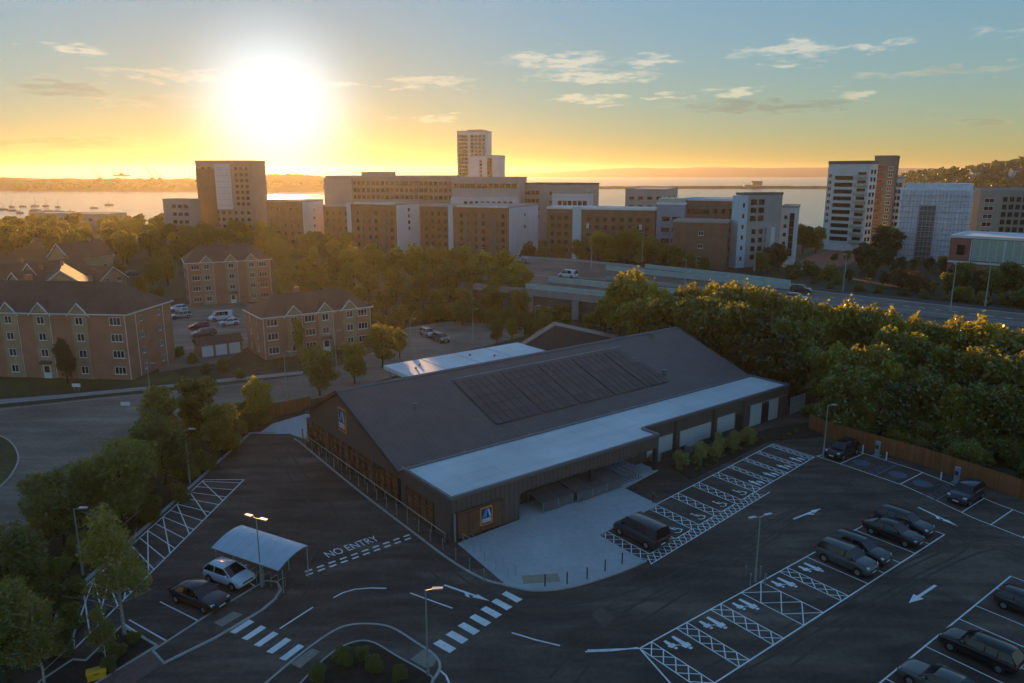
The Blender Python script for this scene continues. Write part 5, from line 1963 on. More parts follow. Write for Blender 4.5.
# wood in the middle distance (between the brick flats and the flyover)
road_keep = [[xy(G(u, v)) for u, v in ((230, 400), (345, 362), (380, 345), (405, 322), (545, 306), (552, 334), (470, 352), (420, 368), (330, 398))]]
gw = 'trees of the wood behind the shop|in the wood behind the shop'
for (u, vt, Y, kind) in ((335, 246, 205, 'olive'), (352, 243, 200, 'yellow'), (372, 240, 205, 'yellow'), (392, 247, 195, 'olive'), (412, 241, 200, 'yellow'), (432, 243, 196, 'yellow'), (450, 246, 190, 'olive'), (466, 241, 196, 'yellow'), (484, 248, 188, 'yellow'), (503, 246, 190, 'yellow'),
                         (345, 262, 185, 'olive'), (368, 265, 180, 'olive'), (395, 266, 175, 'yellow'), (420, 268, 172, 'olive'), (447, 265, 172, 'broad'), (473, 264, 172, 'olive'), (500, 266, 168, 'broad'), (522, 268, 165, 'olive'), (516, 258, 182, 'yellow'),
                         (360, 285, 162, 'olive'), (385, 288, 158, 'broad'), (410, 287, 156, 'olive'), (437, 288, 155, 'broad'), (465, 286, 154, 'olive'), (492, 287, 152, 'broad'), (520, 288, 150, 'olive'), (545, 306, 143, 'broad'), (566, 312, 140, 'olive'), (590, 312, 138, 'broad'),
                         (402, 303, 150, 'yellow'), (480, 303, 149, 'broad'), (510, 305, 146, 'broad'), (540, 306, 145, 'broad'), (455, 302, 150, 'broad'), (430, 303, 150, 'olive'), (375, 300, 152, 'olive'), (606, 304, 139, 'broad'),
                         (462, 312, 146, 'broad'), (492, 312, 144, 'olive'), (520, 314, 142, 'broad'), (545, 314, 140, 'broad'), (612, 290, 142, 'yellow'), (440, 312, 150, 'olive'), (404, 318, 150, 'olive'), (398, 322, 138, 'olive'), (372, 318, 140, 'broad'), (415, 308, 152, 'broad'), (512, 318, 134, 'olive'), (530, 320, 133, 'broad'), (320, 262, 190, 'olive'), (305, 256, 200, 'olive'), (288, 258, 205, 'broad'), (330, 280, 172, 'olive'), (312, 282, 170, 'broad')):
    p, h = TP(u, vt, Y)
    tree(kind, p, max(4, h), None, gw, 1.1)
for k, (u, v, h) in enumerate(((418, 322, 3.0), (436, 320, 3.4), (452, 320, 3.0), (468, 321, 3.4), (484, 322, 3.0), (500, 324, 3.4), (515, 324, 3.2), (530, 325, 3.2), (545, 322, 3.4), (560, 318, 3.2), (575, 316, 3.2), (590, 314, 3.0), (365, 330, 2.6), (380, 326, 3.0), (398, 322, 3.0), (350, 300, 3.4), (330, 298, 3.4), (310, 296, 3.2))):
    tree('bush', G(u, v), h, None, 'shrubs under the wood|at the foot of the wood', 1.3)
gl2_ = 'trees before the far flats|before the far flats'
for (u, vt, Y, kind) in ((528, 240, 250, 'dark'), (545, 246, 243, 'broad'), (560, 243, 243, 'olive'), (580, 240, 246, 'broad'), (598, 228, 250, 'yellow'), (612, 233, 246, 'olive'), (628, 226, 248, 'olive'), (645, 234, 240, 'olive'), (660, 240, 236, 'broad'), (675, 245, 232, 'broad'),
                         (690, 252, 228, 'broad'), (705, 256, 226, 'olive'), (770, 245, 228, 'dark'), (780, 241, 232, 'dark'), (762, 252, 222, 'broad'), (805, 224, 285, 'broad'), (818, 226, 285, 'olive'), (795, 262, 215, 'bush'), (812, 258, 222, 'bush'), (830, 262, 212, 'bush'), (850, 268, 206, 'broad'),
                         (866, 240, 226, 'dark'), (874, 243, 220, 'dark'), (885, 222, 262, 'dark'), (893, 226, 256, 'dark'), (838, 272, 205, 'bush'), (870, 262, 208, 'dark'), (885, 270, 200, 'dark'), (905, 268, 196, 'russet'), (920, 272, 192, 'russet'), (900, 255, 215, 'dark'), (935, 280, 186, 'yellow'),
                         (950, 272, 184, 'broad'), (965, 264, 184, 'broad'), (980, 268, 180, 'dark'), (995, 266, 178, 'broad'), (1010, 262, 178, 'broad'), (1025, 266, 176, 'broad'), (960, 284, 176, 'bush'), (985, 290, 172, 'bush'), (1008, 290, 170, 'bush'), (945, 292, 176, 'yellow'), (970, 285, 172, 'yellow'), (925, 288, 180, 'bush'),
                         (860, 282, 190, 'bush'), (880, 284, 188, 'bush'), (830, 283, 196, 'bush'), (1030, 280, 168, 'bush'), (815, 276, 205, 'bush'), (905, 285, 184, 'bush'), (903, 256, 236, 'dark'), (915, 258, 232, 'broad'), (930, 256, 230, 'dark'), (944, 256, 226, 'broad'), (955, 262, 205, 'dark'), (968, 262, 200, 'broad'), (890, 250, 240, 'dark'), (835, 252, 262, 'bush'), (848, 250, 258, 'broad')):
    p, h = TP(u, vt, Y)
    tree(kind, p, max(2.2, h), None, gl2_, 1.1)
# left background
gb = 'trees behind the pitched roof houses|behind the pitched roof houses'
wood([(-290, 300), (-140, 255), (-60, 215), (-50, 300), (-95, 330), (-170, 400), (-320, 410)], 13, 7, 11, ['olive', 'olive', 'broad', 'yellow', 'broad'], gb)
gc = 'trees among the brick flats|among the brick flats'
for (u, vt, Y, kind) in ((8, 288, 122, 'yellow'), (-10, 292, 122, 'yellow'), (150, 262, 195, 'broad'), (165, 255, 200, 'olive'), (120, 262, 205, 'broad'), (140, 275, 180, 'olive'), (155, 285, 165, 'broad'), (160, 250, 220, 'olive'), (285, 265, 175, 'broad'), (288, 280, 160, 'olive'), (300, 272, 172, 'olive'),
                         (165, 330, 128, 'broad'), (192, 352, 116, 'bush'), (178, 345, 120, 'bush'), (222, 356, 112, 'bush'), (12, 340, 110, 'broad'), (240, 372, 107, 'bush'), (205, 362, 110, 'bush'), (100, 290, 175, 'bush'), (135, 292, 165, 'bush'), (280, 360, 112, 'olive'), (335, 345, 122, 'broad'), (365, 345, 128, 'olive'), (392, 335, 138, 'broad'), (385, 320, 145, 'yellow'), (70, 262, 220, 'broad'), (50, 255, 240, 'olive')):
    p, h = TP(u, vt, Y)
    tree(kind, p, max(1.6, h), None, gc, 1.0)
flush_trees()

# ================================================================ BRICK FLATS AND HOUSES
WM = {}


def window_mesh(key, w, h, nx, ny, frame, glass, fw=.07, dep=.07):
    """window proud of the wall: outer face at local y = -dep, width along x centred, base at z = 0"""
    if key in WM:
        return WM[key]
    mb = MB()
    mb.box(-w / 2, w / 2, -dep * .4, 0.05, 0, h, 1)
    mb.box(-w / 2, w / 2, -dep, -dep * .4, 0, fw)
    mb.box(-w / 2, w / 2, -dep, -dep * .4, h - fw, h)
    xs_ = [-w / 2] + [-w / 2 + (w - fw) * k / nx for k in range(1, nx)] + [w / 2 - fw]
    for x in xs_:
        mb.box(x, x + fw, -dep, -dep * .4, fw, h - fw)
    for k in range(1, ny):
        z = h * (1 - .35 * k)
        mb.box(-w / 2 + fw, w / 2 - fw, -dep * .95, -dep * .4, z, z + fw * .8)
    mb.box(-w / 2 - .06, w / 2 + .06, -dep * 1.5, 0.02, -.07, -.002)
    WM[key] = mb.mesh('window', [frame, glass])
    return WM[key]


def brick_block(P0, P1, depth, floors, eave, rise, label, gab, group='red brick flats', skip=()):
    d = P1 - P0
    L_ = d.length
    e = empty('brick_flats', (P0.x, P0.y, 0), math.atan2(d.y, d.x), label, 'flats', group)
    wl = MB().box(0, L_, 0, depth, 0, eave).build('wall', 'red_brick', e)
    # hipped-gable roof with overhang
    o = .35
    r = MB()
    z0, z1 = eave - .02, eave + rise
    hx_ = min(5.0, L_ * .18)
    A = [(-o, -o, z0), (L_ + o, -o, z0), (L_ + o, depth + o, z0), (-o, depth + o, z0), (hx_, depth / 2, z1), (L_ - hx_, depth / 2, z1)]
    r.v += A
    r.f += [(0, 1, 5, 4), (1, 2, 5), (2, 3, 4, 5), (3, 0, 4), (3, 2, 1, 0)]
    r.m += [0] * 5
    rf_ = r.build('roof', 'tile_roof', e)
    g_ = MB()
    for (x0, y0, x1, y1) in ((-o, -o, L_ + o, -o), (L_ + o, -o, L_ + o, depth + o), (-o, -o, -o, depth + o)):
        g_.bar((x0, y0, eave - .12), (x1, y1, eave - .12), .14, .16)
    g_.build('gutter', 'frame_white', rf_)
    fh = eave / floors
    ww = window_mesh('brick3', 1.75, 1.15, 3, 1, 'frame_white', 'glass')
    w2 = window_mesh('brick2', 1.15, 1.15, 2, 1, 'frame_white', 'glass')
    # gabled bays of buff brick
    for gx in gab:
        MB().box(gx - 1.25, gx + 1.25, -.14, .02, 0, eave + .25).build('bay_wall', 'buff_brick', e)
        m_ = MB().extr([(gx - 1.5, eave - .1), (gx, eave + 1.45), (gx + 1.5, eave - .1)], 1, -.13, 2.6)
        gt = m_.build('gable', 'buff_brick', e)
        t = MB()
        for s in (-1, 1):
            t.extr([(gx + s * 1.75, eave - .25), (gx, eave + 1.62), (gx, eave + 1.46), (gx + s * 1.75, eave - .43)], 1, -.42, -.2)
        t.build('bargeboard', 'frame_white', gt)
        t = MB()
        for s in (-1, 1):
            t.poly([(gx + s * 1.75, -.3, eave - .24), (gx, -.3, eave + 1.60), (gx, 3.2, eave + 1.60), (gx + s * 1.75, 3.2, eave - .24)])
        t.build('gable_roof', 'tile_roof', gt)
    for f_ in range(floors):
        z = f_ * fh + .85
        for gx in gab:
            o_ = link('window', w2, e)
            o_.location = (gx, -.14, z)
        n = int(L_ / 3.1)
        for k in range(n):
            x = (k + .5) * L_ / n
            if any(abs(x - gx) < 2.35 for gx in gab):
                continue
            o_ = link('window', ww, e)
            o_.location = (x, 0, z)
        for sx, rz_, xx in ((1, PI / 2, L_), (0, -PI / 2, 0)):
            for k in range(2):
                o_ = link('window', w2, e)
                o_.location = (xx, depth * (.3 + .4 * k), z)
                o_.rotation_euler = (0, 0, rz_)
                o_.scale = (.6, 1, .8)
    for (x, y) in [(.15, -.1), (L_ - .15, -.1)] + [(gx + 1.4, -.1) for gx in gab[:2]] + [(L_ + .08, 2.2), (L_ + .08, depth - 2.5)]:
        MB().tube((x, y, .1), (x, y, eave - .1), .05, n=6).build('downpipe', 'frame_white', e)
    if gab:
        dgx = gab[len(gab) // 2]
        dr = MB().box(dgx - .6, dgx + .6, -.24, -.13, 0, 2.1).build('door', 'frame_white', e)
        MB().box(dgx - .4, dgx + .4, -.26, -.24, .9, 1.9).build('pane', 'glass', dr)
        MB().extr([(-.1 - .8, 2.25), (-.1, 2.75), (-.1 + .0, 2.2)], 0, dgx - .9, dgx + .9).build('porch_roof', 'tile_roof', e)
    MB().box(L_ * .4, L_ * .4 + .8, depth * .5 + .8, depth * .5 + 1.6, eave + rise * .55, eave + rise + .7).build('chimney', 'red_brick', rf_)
    return e


C1 = G(133, 380)
d1 = (C1 - G(0, 376.5)).normalized()
brick_block(C1 - d1 * 34, C1, 12.0, 4, 9.9, 3.9, 'big four storey brick flats with white gables at the left edge', [34 - 18.3, 34 - 13.2, 34 - 7.2])
P3 = G(265, 360)
q3 = G(372, 345)
brick_block(P3, q3, 9.5, 3, 7.0, 3.0, 'three storey brick flats nearest the shop with buff gables', [5.2, 10.6, 15.0])
P2 = G(190, 306)
q2 = G(273, 300)
brick_block(P2, q2, 12.0, 4, 9.9, 3.4, 'four storey brick flats behind the parking court', [4.3, 9.6, 14.2])
# low garage in the court
e = empty('garage', tuple(G(200, 358)), math.atan2(hx.y, hx.x), 'low brick garage with dark pitched roof in the brick court', 'garage')
MB().box(0, 7, 0, 4, 0, 2.1).build('wall', 'red_brick', e)
MB().extr([(-.3, 2.05), (2, 3.1), (4.3, 2.05)], 0, -.25, 7.25).build('roof', 'tile_roof', e)
for k in range(3):
    MB().box(.4 + k * 2.2, 2.2 + k * 2.2, -.04, .02, .05, 1.9).build('garage_door', 'frame_white', e)


def house(P, rz, wd, ln, eave, rise, label, side='buff_brick'):
    """gabled house: gable end at local y = 0 facing -y, ridge running away along +y"""
    e = empty('house', (P.x, P.y, 0), rz, label, 'house', 'pitched roof houses at the left')
    MB().extr([(-wd / 2, 0), (-wd / 2, eave), (0, eave + rise - .1), (wd / 2, eave), (wd / 2, 0)], 1, 0, ln).build('wall', side, e)
    r = MB()
    for s in (-1, 1):
        r.extr([(s * (wd / 2 + .35), eave - .28), (0, eave + rise), (0, eave + rise + .16), (s * (wd / 2 + .35), eave - .12)], 1, -.35, ln + .3)
    rf_ = r.build('roof', 'tile_roof', e)
    b_ = MB()
    for s in (-1, 1):
        b_.extr([(s * (wd / 2 + .42), eave - .42), (0, eave + rise - .10), (0, eave + rise + .2), (s * (wd / 2 + .42), eave - .12)], 1, -.45, -.36)
    b_.build('bargeboard', 'frame_white', rf_)
    w2 = window_mesh('brick2', 1.15, 1.15, 2, 1, 'frame_white', 'glass')
    for z in (.8, 3.3):
        for x in (-wd * .22, wd * .22):
            o_ = link('window', w2, e)
            o_.location = (x, 0, z)
    for z in (.8, 3.3):
        for k in range(3):
            o_ = link('window', w2, e)
            o_.location = (wd / 2, ln * (.2 + .3 * k), z)
            o_.rotation_euler = (0, 0, PI / 2)
    MB().box(-.3, .3, ln * .7, ln * .7 + .7, eave + rise - .6, eave + rise + .9).build('chimney', 'red_brick', rf_)
    return e


for (u, vt, Y, rz, wd, ln, ev, rs, lb) in ((28.5, 264, 165, -.35, 6.8, 13, 5.6, 3.4, 'house with tall white edged gable, second from the left edge'), (13, 273, 160, -.35, 5.6, 9, 5.0, 2.6, 'small gabled house at the left edge beside a yellow tree'),
                                       (57, 244, 205, -.35, 8.0, 14, 6.2, 3.8, 'brick house with white gable farthest back of the pitched roofs'), (60, 271, 152, .5, 8.5, 15, 4.6, 3.3, 'long dark roofed house behind the big brick flats'),
                                       (-12, 266, 180, -.35, 7, 12, 5.2, 3, 'house cut by the left edge'), (98, 246, 225, 1.2, 9, 16, 5.5, 3.2, 'long brown roofed house among the trees'), (112, 268, 185, 1.25, 8, 16, 4.4, 2.8, 'low long roofed house right of the dark roofed one')):
    q = AT(u, vt, Y)
    hh = max(7.0, q.z)
    house(Vector((q.x, q.y, 0)), rz, wd, ln, hh - rs, rs, lb)

# ---- the white flat roofed building and the grey gable building behind the shop
wr = empty('low_building', tuple(S(0, 0)), TH, 'low building with bright white flat roof behind the shop', 'building')
MB().box(19.2, 39.5, 36.8, 43.0, 0, 3.0).build('wall', 'white_panel', wr)
MB().box(16.9, 40.8, 36.2, 43.8, 3.0, 3.55).build('roof', 'white_roof', wr)
for x in (22.9, 28.6, 34.3):
    MB().box(x, x + .07, 36.3, 43.7, 3.55, 3.58).build('roof_seam', 'galv', wr)
for (x, y) in ((19.6, 39.4), (20.9, 40.6), (29.8, 41.1), (32.5, 38.6)):
    MB().tube((x, y, 3.5), (x, y, 3.8), .16, n=8).build('roof_vent', 'dark_render', wr)
for x in (17.7, 39.8):
    MB().tube((x, 36.6, 0), (x, 36.6, 3.0), .1).build('post', 'galv', wr)
    MB().tube((x, 43.4, 0), (x, 43.4, 3.0), .1).build('post', 'galv', wr)
gg = empty('grey_gable_building', tuple(S(0, 0)), TH, 'grey gabled building rising behind the shop roof', 'building')
mbg = MB()

GY = 114.5
gA, gL_, gR_ = AT(555, 326, GY), AT(521.5, 348, GY), AT(638, 344, GY)
gg.location = (0, 0, 0)
gg.rotation_euler = (0, 0, 0)
mbg.extr([(gL_.x, 0), (gL_.x, gL_.z), (gA.x, gA.z - .1), (gR_.x, gR_.z), (gR_.x, 0)], 1, GY, GY + 2.6)
mbg.build('wall', 'roof_dark', gg)
rg2 = MB()
rg2.extr([(gL_.x - .3, gL_.z - .1), (gA.x, gA.z), (gA.x, gA.z + .16), (gL_.x - .3, gL_.z + .08)], 1, GY - .25, GY + 2.8)
rg2.extr([(gR_.x + .3, gR_.z - .08), (gA.x, gA.z), (gA.x, gA.z + .16), (gR_.x + .3, gR_.z + .08)], 1, GY - .25, GY + 2.8)
r_ = rg2.build('roof', 'roof_dark', gg)
vq = AT(596, 334, GY + 2)
MB().box(vq.x - .5, vq.x + .5, GY + 1.5, GY + 2.5, vq.z - 1.6, vq.z).build('roof_vent', 'white_roof', r_)

# ================================================================ FAR FLATS
HEIGHT_TOP = {}


def far_building(name, label, uL, YL, uC, YC, uR, vt, wall, zones=(), side=(), roofm='grey_render', depth=None, cat='flats', group='waterfront flats', parapet=.5, z0=0.0, sidewall=None, height=None):
    """front face from (uL, YL) to (uC, YC); right side seen out to uR (or a given depth). zones: windows on the front:
    (x0, x1, z0, z1, cols, rows, w, h, frame) as fractions of the face; side: the same on the right side."""
    vm = (vt)
    Lp = Vector(((uL - 512) / F, 0, 0))
    def gp(u, Y):
        # forward distance Y along the ground, horizontal position under pixel column u near the horizon row
        dd = ray(u, 205)
        return Vector((dd.x * Y / dd.y, Y, 0))
    A, C = gp(uL, YL), gp(uC, YC)
    d = (C - A)
    L_ = d.length
    d.normalize()
    n = Vector((-d.y, d.x, 0))
    if n.y < 0:
        n = -n
    if depth is None:
        dr = ray(uR, 205)
        k = dr.x / dr.y
        den = n.x - k * n.y
        depth = (k * C.y - C.x) / den if abs(den) > 1e-6 else 12
        depth = max(4.0, min(60.0, depth))
    h = height or AT((uL + uC) / 2, vt, (YL + YC) / 2).z
    e = empty(name, (A.x, A.y, 0), math.atan2(d.y, d.x), label, cat, group)
    MB().box(0, L_, 0, depth, 0, h).build('wall', wall, e)
    if sidewall:
        MB().box(L_ - .3, L_ + .12, -.1, depth + .05, 0, h + .15).build('end_wall', sidewall, e)
    rf_ = MB().box(.3, L_ - .4, .3, depth - .3, h, h + .25).build('roof', roofm, e)
    pm_ = MB()
    pm_.box(-.12, L_ + .14, -.12, .25, h - .25, h + parapet).box(-.12, L_ + .14, depth - .25, depth + .12, h - .25, h + parapet)
    pm_.box(L_ - .25, L_ + .15, .25, depth - .25, h - .25, h + parapet - .01).box(-.15, .25, .25, depth - .25, h - .25, h + parapet - .01)
    pm_.build('parapet', roofm, e)
    for face, zz in (('f', zones), ('s', side)):
        for (x0, x1, q0, q1, cols_, rows_, w_, h_, fr_) in zz:
            me = window_mesh('far_%s_%.1f_%.1f' % (fr_, w_, h_), w_, h_, 2 if w_ > 1.2 else 1, 1, fr_, 'glass', .10, .16)
            span = L_ if face == 'f' else depth
            for r in range(rows_):
                for c in range(cols_):
                    o_ = link('window', me, e)
                    x = (x0 + (x1 - x0) * (c + .5) / cols_) * span
                    z = (q0 + (q1 - q0) * (r + .5) / rows_) * h - h_ / 2
                    if face == 'f':
                        o_.location = (x, 0, z)
                    else:
                        o_.location = (L_ + (.12 if sidewall else 0), x, z)
                        o_.rotation_euler = (0, 0, PI / 2)
    HEIGHT_TOP[e.name] = (L_, depth, h)
    return e


def extra(e, nm, m, x0, x1, y0, y1, z0, z1):
    return MB().box(x0, x1, y0, y1, z0, z1).build(nm, m, e)


fw_, fd_ = 'frame_white', 'frame_dark'
t = far_building('tower_block', 'tall beige tower left of the sun', 199, 330, 254, 326, 268, 161.5, 'cream_render', [(.08, .30, .5, .95, 2, 6, 1.5, 1.3, fd_), (.36, .60, .45, .96, 3, 7, 1.3, 1.3, fd_), (.68, .95, .45, .95, 3, 7, 1.4, 1.3, fd_), (.05, .95, .08, .42, 8, 4, 1.4, 1.3, fd_)])
L_, D_, h_ = HEIGHT_TOP[t.name]
extra(t, 'wall_panel', 'brown_brick', L_ * .0, L_ * .34, -.25, 0, 0, h_ - 3)
extra(t, 'wall_panel', 'white_render', L_ * .34, L_ * .62, -.2, 0, h_ * .42, h_ - 1)
far_building('flats', 'small pale block left of the tall beige tower', 163, 318, 190, 315, 200, 200, 'grey_render', [(.3, .95, .1, .95, 3, 5, 1.8, 1.3, fd_)])
far_building('flats', 'brown block with white end wall right of the beige tower', 266, 300, 303, 292, 323, 201, 'brown_brick', [(.05, .95, .1, .92, 5, 5, 1.3, 1.4, fd_)], [(.45, .55, .1, .9, 1, 5, .9, 1.0, fd_)], sidewall='white_render')
far_building('flats', 'brown block behind the white end wall under the sun', 323, 296, 350, 290, 351, 206, 'brown_brick', [(.05, .95, .1, .92, 4, 5, 1.3, 1.4, fd_)], depth=12)
t = far_building('flats', 'longest pale block with roof plant right of the sun', 327, 352, 456, 340, 458, 176.5, 'cream_render', [(.02, .98, .62, .95, 26, 3, 1.7, 1.6, fd_), (.02, .98, .30, .58, 22, 2, 1.7, 1.6, fd_)], depth=18)
L_, D_, h_ = HEIGHT_TOP[t.name]
extra(t, 'roof_plant', 'grey_render', L_ * .25, L_ * .48, 5, 12, h_, h_ + 2.2)
extra(t, 'roof_canopy', 'white_roof', L_ * .20, L_ * .30, 3, 9, h_ + 1.6, h_ + 1.9)
extra(t, 'terrace', 'white_render', L_ * .30, L_ * .72, -3, 0, h_ * .52, h_ * .60)
extra(t, 'terrace', 'grey_render', L_ * .0, L_ * .22, -2.2, 0, h_ * .0, h_ * .97)
t = far_building('flats', 'pale block with white balcony band below the far tower', 452, 338, 519, 331, 521, 178, 'grey_render', [(.03, .97, .80, .96, 11, 1, 2.2, 1.8, fd_), (.1, .97, .40, .60, 9, 1, 2.0, 2.4, fd_)], depth=16)
L_, D_, h_ = HEIGHT_TOP[t.name]
b_ = extra(t, 'balcony_band', 'white_render', L_ * .02, L_ * 1.0, -4, 0, h_ * .40, h_ * .70)
for k in range(9):
    MB().box(L_ * (.22 + .083 * k), L_ * (.27 + .083 * k), -4.12, -4, h_ * .46, h_ * .64).build('window', 'glass', b_)
for (uL, YL, uC, YC, uR, vt, lb, nn) in ((350, 288, 397, 278, 419, 204, 'brown block with white blank end wall, first right of the sun', 4), (452, 282, 510, 272, 538, 207, 'brown block with pale blue end wall near the flyover end', 2)):
    t = far_building('flats', lb, uL, YL, uC, YC, uR, vt, 'brown_brick', [(.12, .30, .1, .9, 2, 5, 1.2, 1.5, fd_), (.38, .60, .1, .9, 2, 5, 1.6, 1.5, fd_), (.68, .95, .1, .9, 2, 5, 1.3, 1.5, fd_)],
                     [(.4, .6, .45, .95, 1, nn, 1.0, 1.2, fd_)], sidewall='pale_blue' if nn == 2 else 'white_render')
    L_, D_, h_ = HEIGHT_TOP[t.name]
    extra(t, 'end_pier', 'pale_blue', -1.6, .3, -.3, 4, 0, h_ + .2)
    extra(t, 'eaves_band', 'white_roof', L_ * .1, L_ * .97, -.6, -.12, h_ - .1, h_ + .45)
    for k in range(3):
        extra(t, 'window_bay', 'dark_render', L_ * (.2 + .25 * k), L_ * (.27 + .25 * k), -.3, 0, 1, h_ * .85)
far_building('flats', 'brown linking block between the two white ended blocks', 420, 292, 450, 286, 452, 206, 'brown_brick', [(.1, .95, .1, .92, 4, 5, 1.3, 1.4, fd_)], depth=12)
t = far_building('tower_block', 'tallest far tower in the centre of the skyline', 458, 500, 487, 496, 492, 131.5, 'pale_grey', [(.04, .36, .12, .97, 3, 20, 2.0, 1.7, fd_), (.45, .97, .12, .97, 4, 20, 2.0, 1.7, fd_)])
L_, D_, h_ = HEIGHT_TOP[t.name]
extra(t, 'roof_plant', 'grey_render', L_ * .3, L_ * .8, 5, 14, h_, h_ + 1.5)
extra(t, 'core_wall', 'white_render', L_ * .38, L_ * .44, -.6, 0, 0, h_ - .5)
far_building('tower_block', 'lower white shoulder of the tallest far tower', 470, 488, 498, 482, 499, 156, 'white_render', [(.3, .5, .3, .95, 1, 12, 1.6, 1.6, fd_), (.62, .8, .3, .97, 1, 14, 3.2, 2.0, fd_)], depth=14)
t = far_building('flats', 'grey block right of the far tower base', 521, 345, 585, 330, 586, 184, 'grey_render', [(.03, .3, .35, .92, 4, 4, 1.8, 1.5, fd_), (.45, .97, .6, .92, 7, 2, 1.8, 1.5, fd_)], depth=16, roofm='dark_render')
L_, D_, h_ = HEIGHT_TOP[t.name]
far_building('flats', 'white low block with tall windows before the grey one', 552, 300, 588, 296, 590, 193, 'white_render', [(.15, .98, .66, .95, 6, 1, 1.5, 2.6, fd_), (.15, .98, .3, .6, 6, 1, 1.5, 2.6, fd_)], depth=12)
t = far_building('flats', 'brown flats with pale blue pier behind the flyover trees', 547, 268, 656, 254, 657, 209, 'brown_brick', [(.02, .22, .1, .9, 3, 5, 1.4, 1.4, fd_), (.36, .97, .1, .88, 8, 5, 1.3, 1.3, fd_)], depth=13, roofm='white_roof')
L_, D_, h_ = HEIGHT_TOP[t.name]
extra(t, 'end_pier', 'pale_blue', L_ * .25, L_ * .33, -.5, 3, 0, h_ + .6)
for x in (.38, .86):
    extra(t, 'wall_vent', 'white_render', L_ * x, L_ * x + .9, -.3, 0, h_ * .62, h_ * .72)
far_building('flats', 'grey flats standing alone near the water', 625, 372, 665, 366, 678, 190, 'grey_render', [(.05, .95, .35, .92, 4, 3, 2.2, 1.3, fd_)], [(.1, .9, .4, .9, 2, 3, 1.6, 1.3, fd_)])
t = far_building('flats', 'blue fronted flats with brown upper storey', 657, 252, 685, 249, 686, 204, 'blue_render', [(.15, .9, .12, .85, 2, 4, 2.6, 1.3, fd_)], depth=12, roofm='white_roof')
L_, D_, h_ = HEIGHT_TOP[t.name]
extra(t, 'top_storey', 'green_glass', .3, L_ - .3, .6, 8, h_, h_ + 1.8)
far_building('flats', 'brown brick flats behind the low brick front', 683, 254, 738, 246, 746, 200, 'brown_brick', [(.1, .5, .72, .92, 3, 1, 2.2, 1.4, fd_), (.55, .95, .1, .9, 3, 6, 1.1, 1.4, fd_)], depth=14, roofm='pale_blue')
t = far_building('flats', 'low brown brick front nearest the flyover parapet', 674, 238, 728, 232, 736, 222, 'brown_brick', [(.45, .62, .1, .9, 1, 3, 1.6, 1.4, fw_)], [(.2, .8, .1, .9, 2, 4, .9, 1.2, fd_)])
t = far_building('flats', 'grey flats with tall pale blue corner strip', 744, 240, 782, 246, 796, 194, 'grey_render', [(.15, .55, .62, .95, 2, 3, 2.2, 1.6, fd_), (.2, .75, .08, .55, 3, 4, 1.5, 1.5, fd_)], [(.1, .9, .15, .9, 3, 6, 1.3, 1.5, fd_)], roofm='dark_render')
L_, D_, h_ = HEIGHT_TOP[t.name]
st_ = extra(t, 'corner_strip', 'pale_blue', -2.2, 1.2, -.5, 3, 0, h_ - .4)
for k in range(6):
    extra(st_, 'window', 'glass', -.8, -.1, -.6, -.5, h_ * (.1 + .145 * k), h_ * (.1 + .145 * k) + 1.3)
extra(t, 'white_fin', 'white_render', L_ * .62, L_ * .72, -2.5, 0, 0, h_ * .55)
far_building('flats', 'white slab with dark stair windows at the shore', 782, 249, 798, 247, 800, 207, 'white_render', [(.2, .4, .3, .9, 1, 4, .9, 1.1, fd_), (.55, .85, .15, .9, 1, 6, 1.4, 2.2, fd_)], [])
# right tower
t = far_building('tower_block', 'grey tower with balconies right of the sea view', 825, 300, 866, 288, 874, 163.5, 'pale_grey', [(.03, .12, .3, .9, 1, 8, 1.4, 1.5, fw_), (.2, .62, .1, .88, 5, 10, 1.6, 1.4, fd_)], [(.1, .9, .1, .95, 2, 10, 1.4, 1.5, fd_)], roofm='dark_render', parapet=1.0)
L_, D_, h_ = HEIGHT_TOP[t.name]
for k in range(9):
    b_ = extra(t, 'balcony', 'concrete', L_ * .70, L_ * .98, -1.6, 0, h_ * (.1 + .092 * k), h_ * (.1 + .092 * k) + .25)
    extra(b_, 'railing', 'green_glass', L_ * .70, L_ * .98, -1.62, -1.55, h_ * (.1 + .092 * k) + .25, h_ * (.1 + .092 * k) + 1.2)
    extra(t, 'balcony_door', 'glass', L_ * .74, L_ * .94, -.06, .02, h_ * (.1 + .092 * k) + .25, h_ * (.1 + .092 * k) + 2.3)
t = far_building('tower_block', 'dark and red panelled stair tower behind the grey tower', 870, 304, 892, 300, 897, 157.5, 'dark_render', [(.1, .45, .1, .92, 1, 11, 2.2, 1.6, fd_), (.6, .95, .1, .92, 1, 11, 1.6, 1.4, fw_)], depth=15, roofm='dark_render', parapet=.8)
L_, D_, h_ = HEIGHT_TOP[t.name]
for k in range(10):
    extra(t, 'red_panel', 'red_panel', L_ * .05, L_ * .52, -.2, 0, h_ * (.1 + .085 * k), h_ * (.1 + .085 * k) + 1.2)
far_building('flats', 'grey wing stepping down from the red panelled tower', 890, 312, 901, 310, 902, 178, 'pale_grey', [(.15, .9, .1, .95, 2, 9, 1.2, 1.4, fd_)], depth=12)
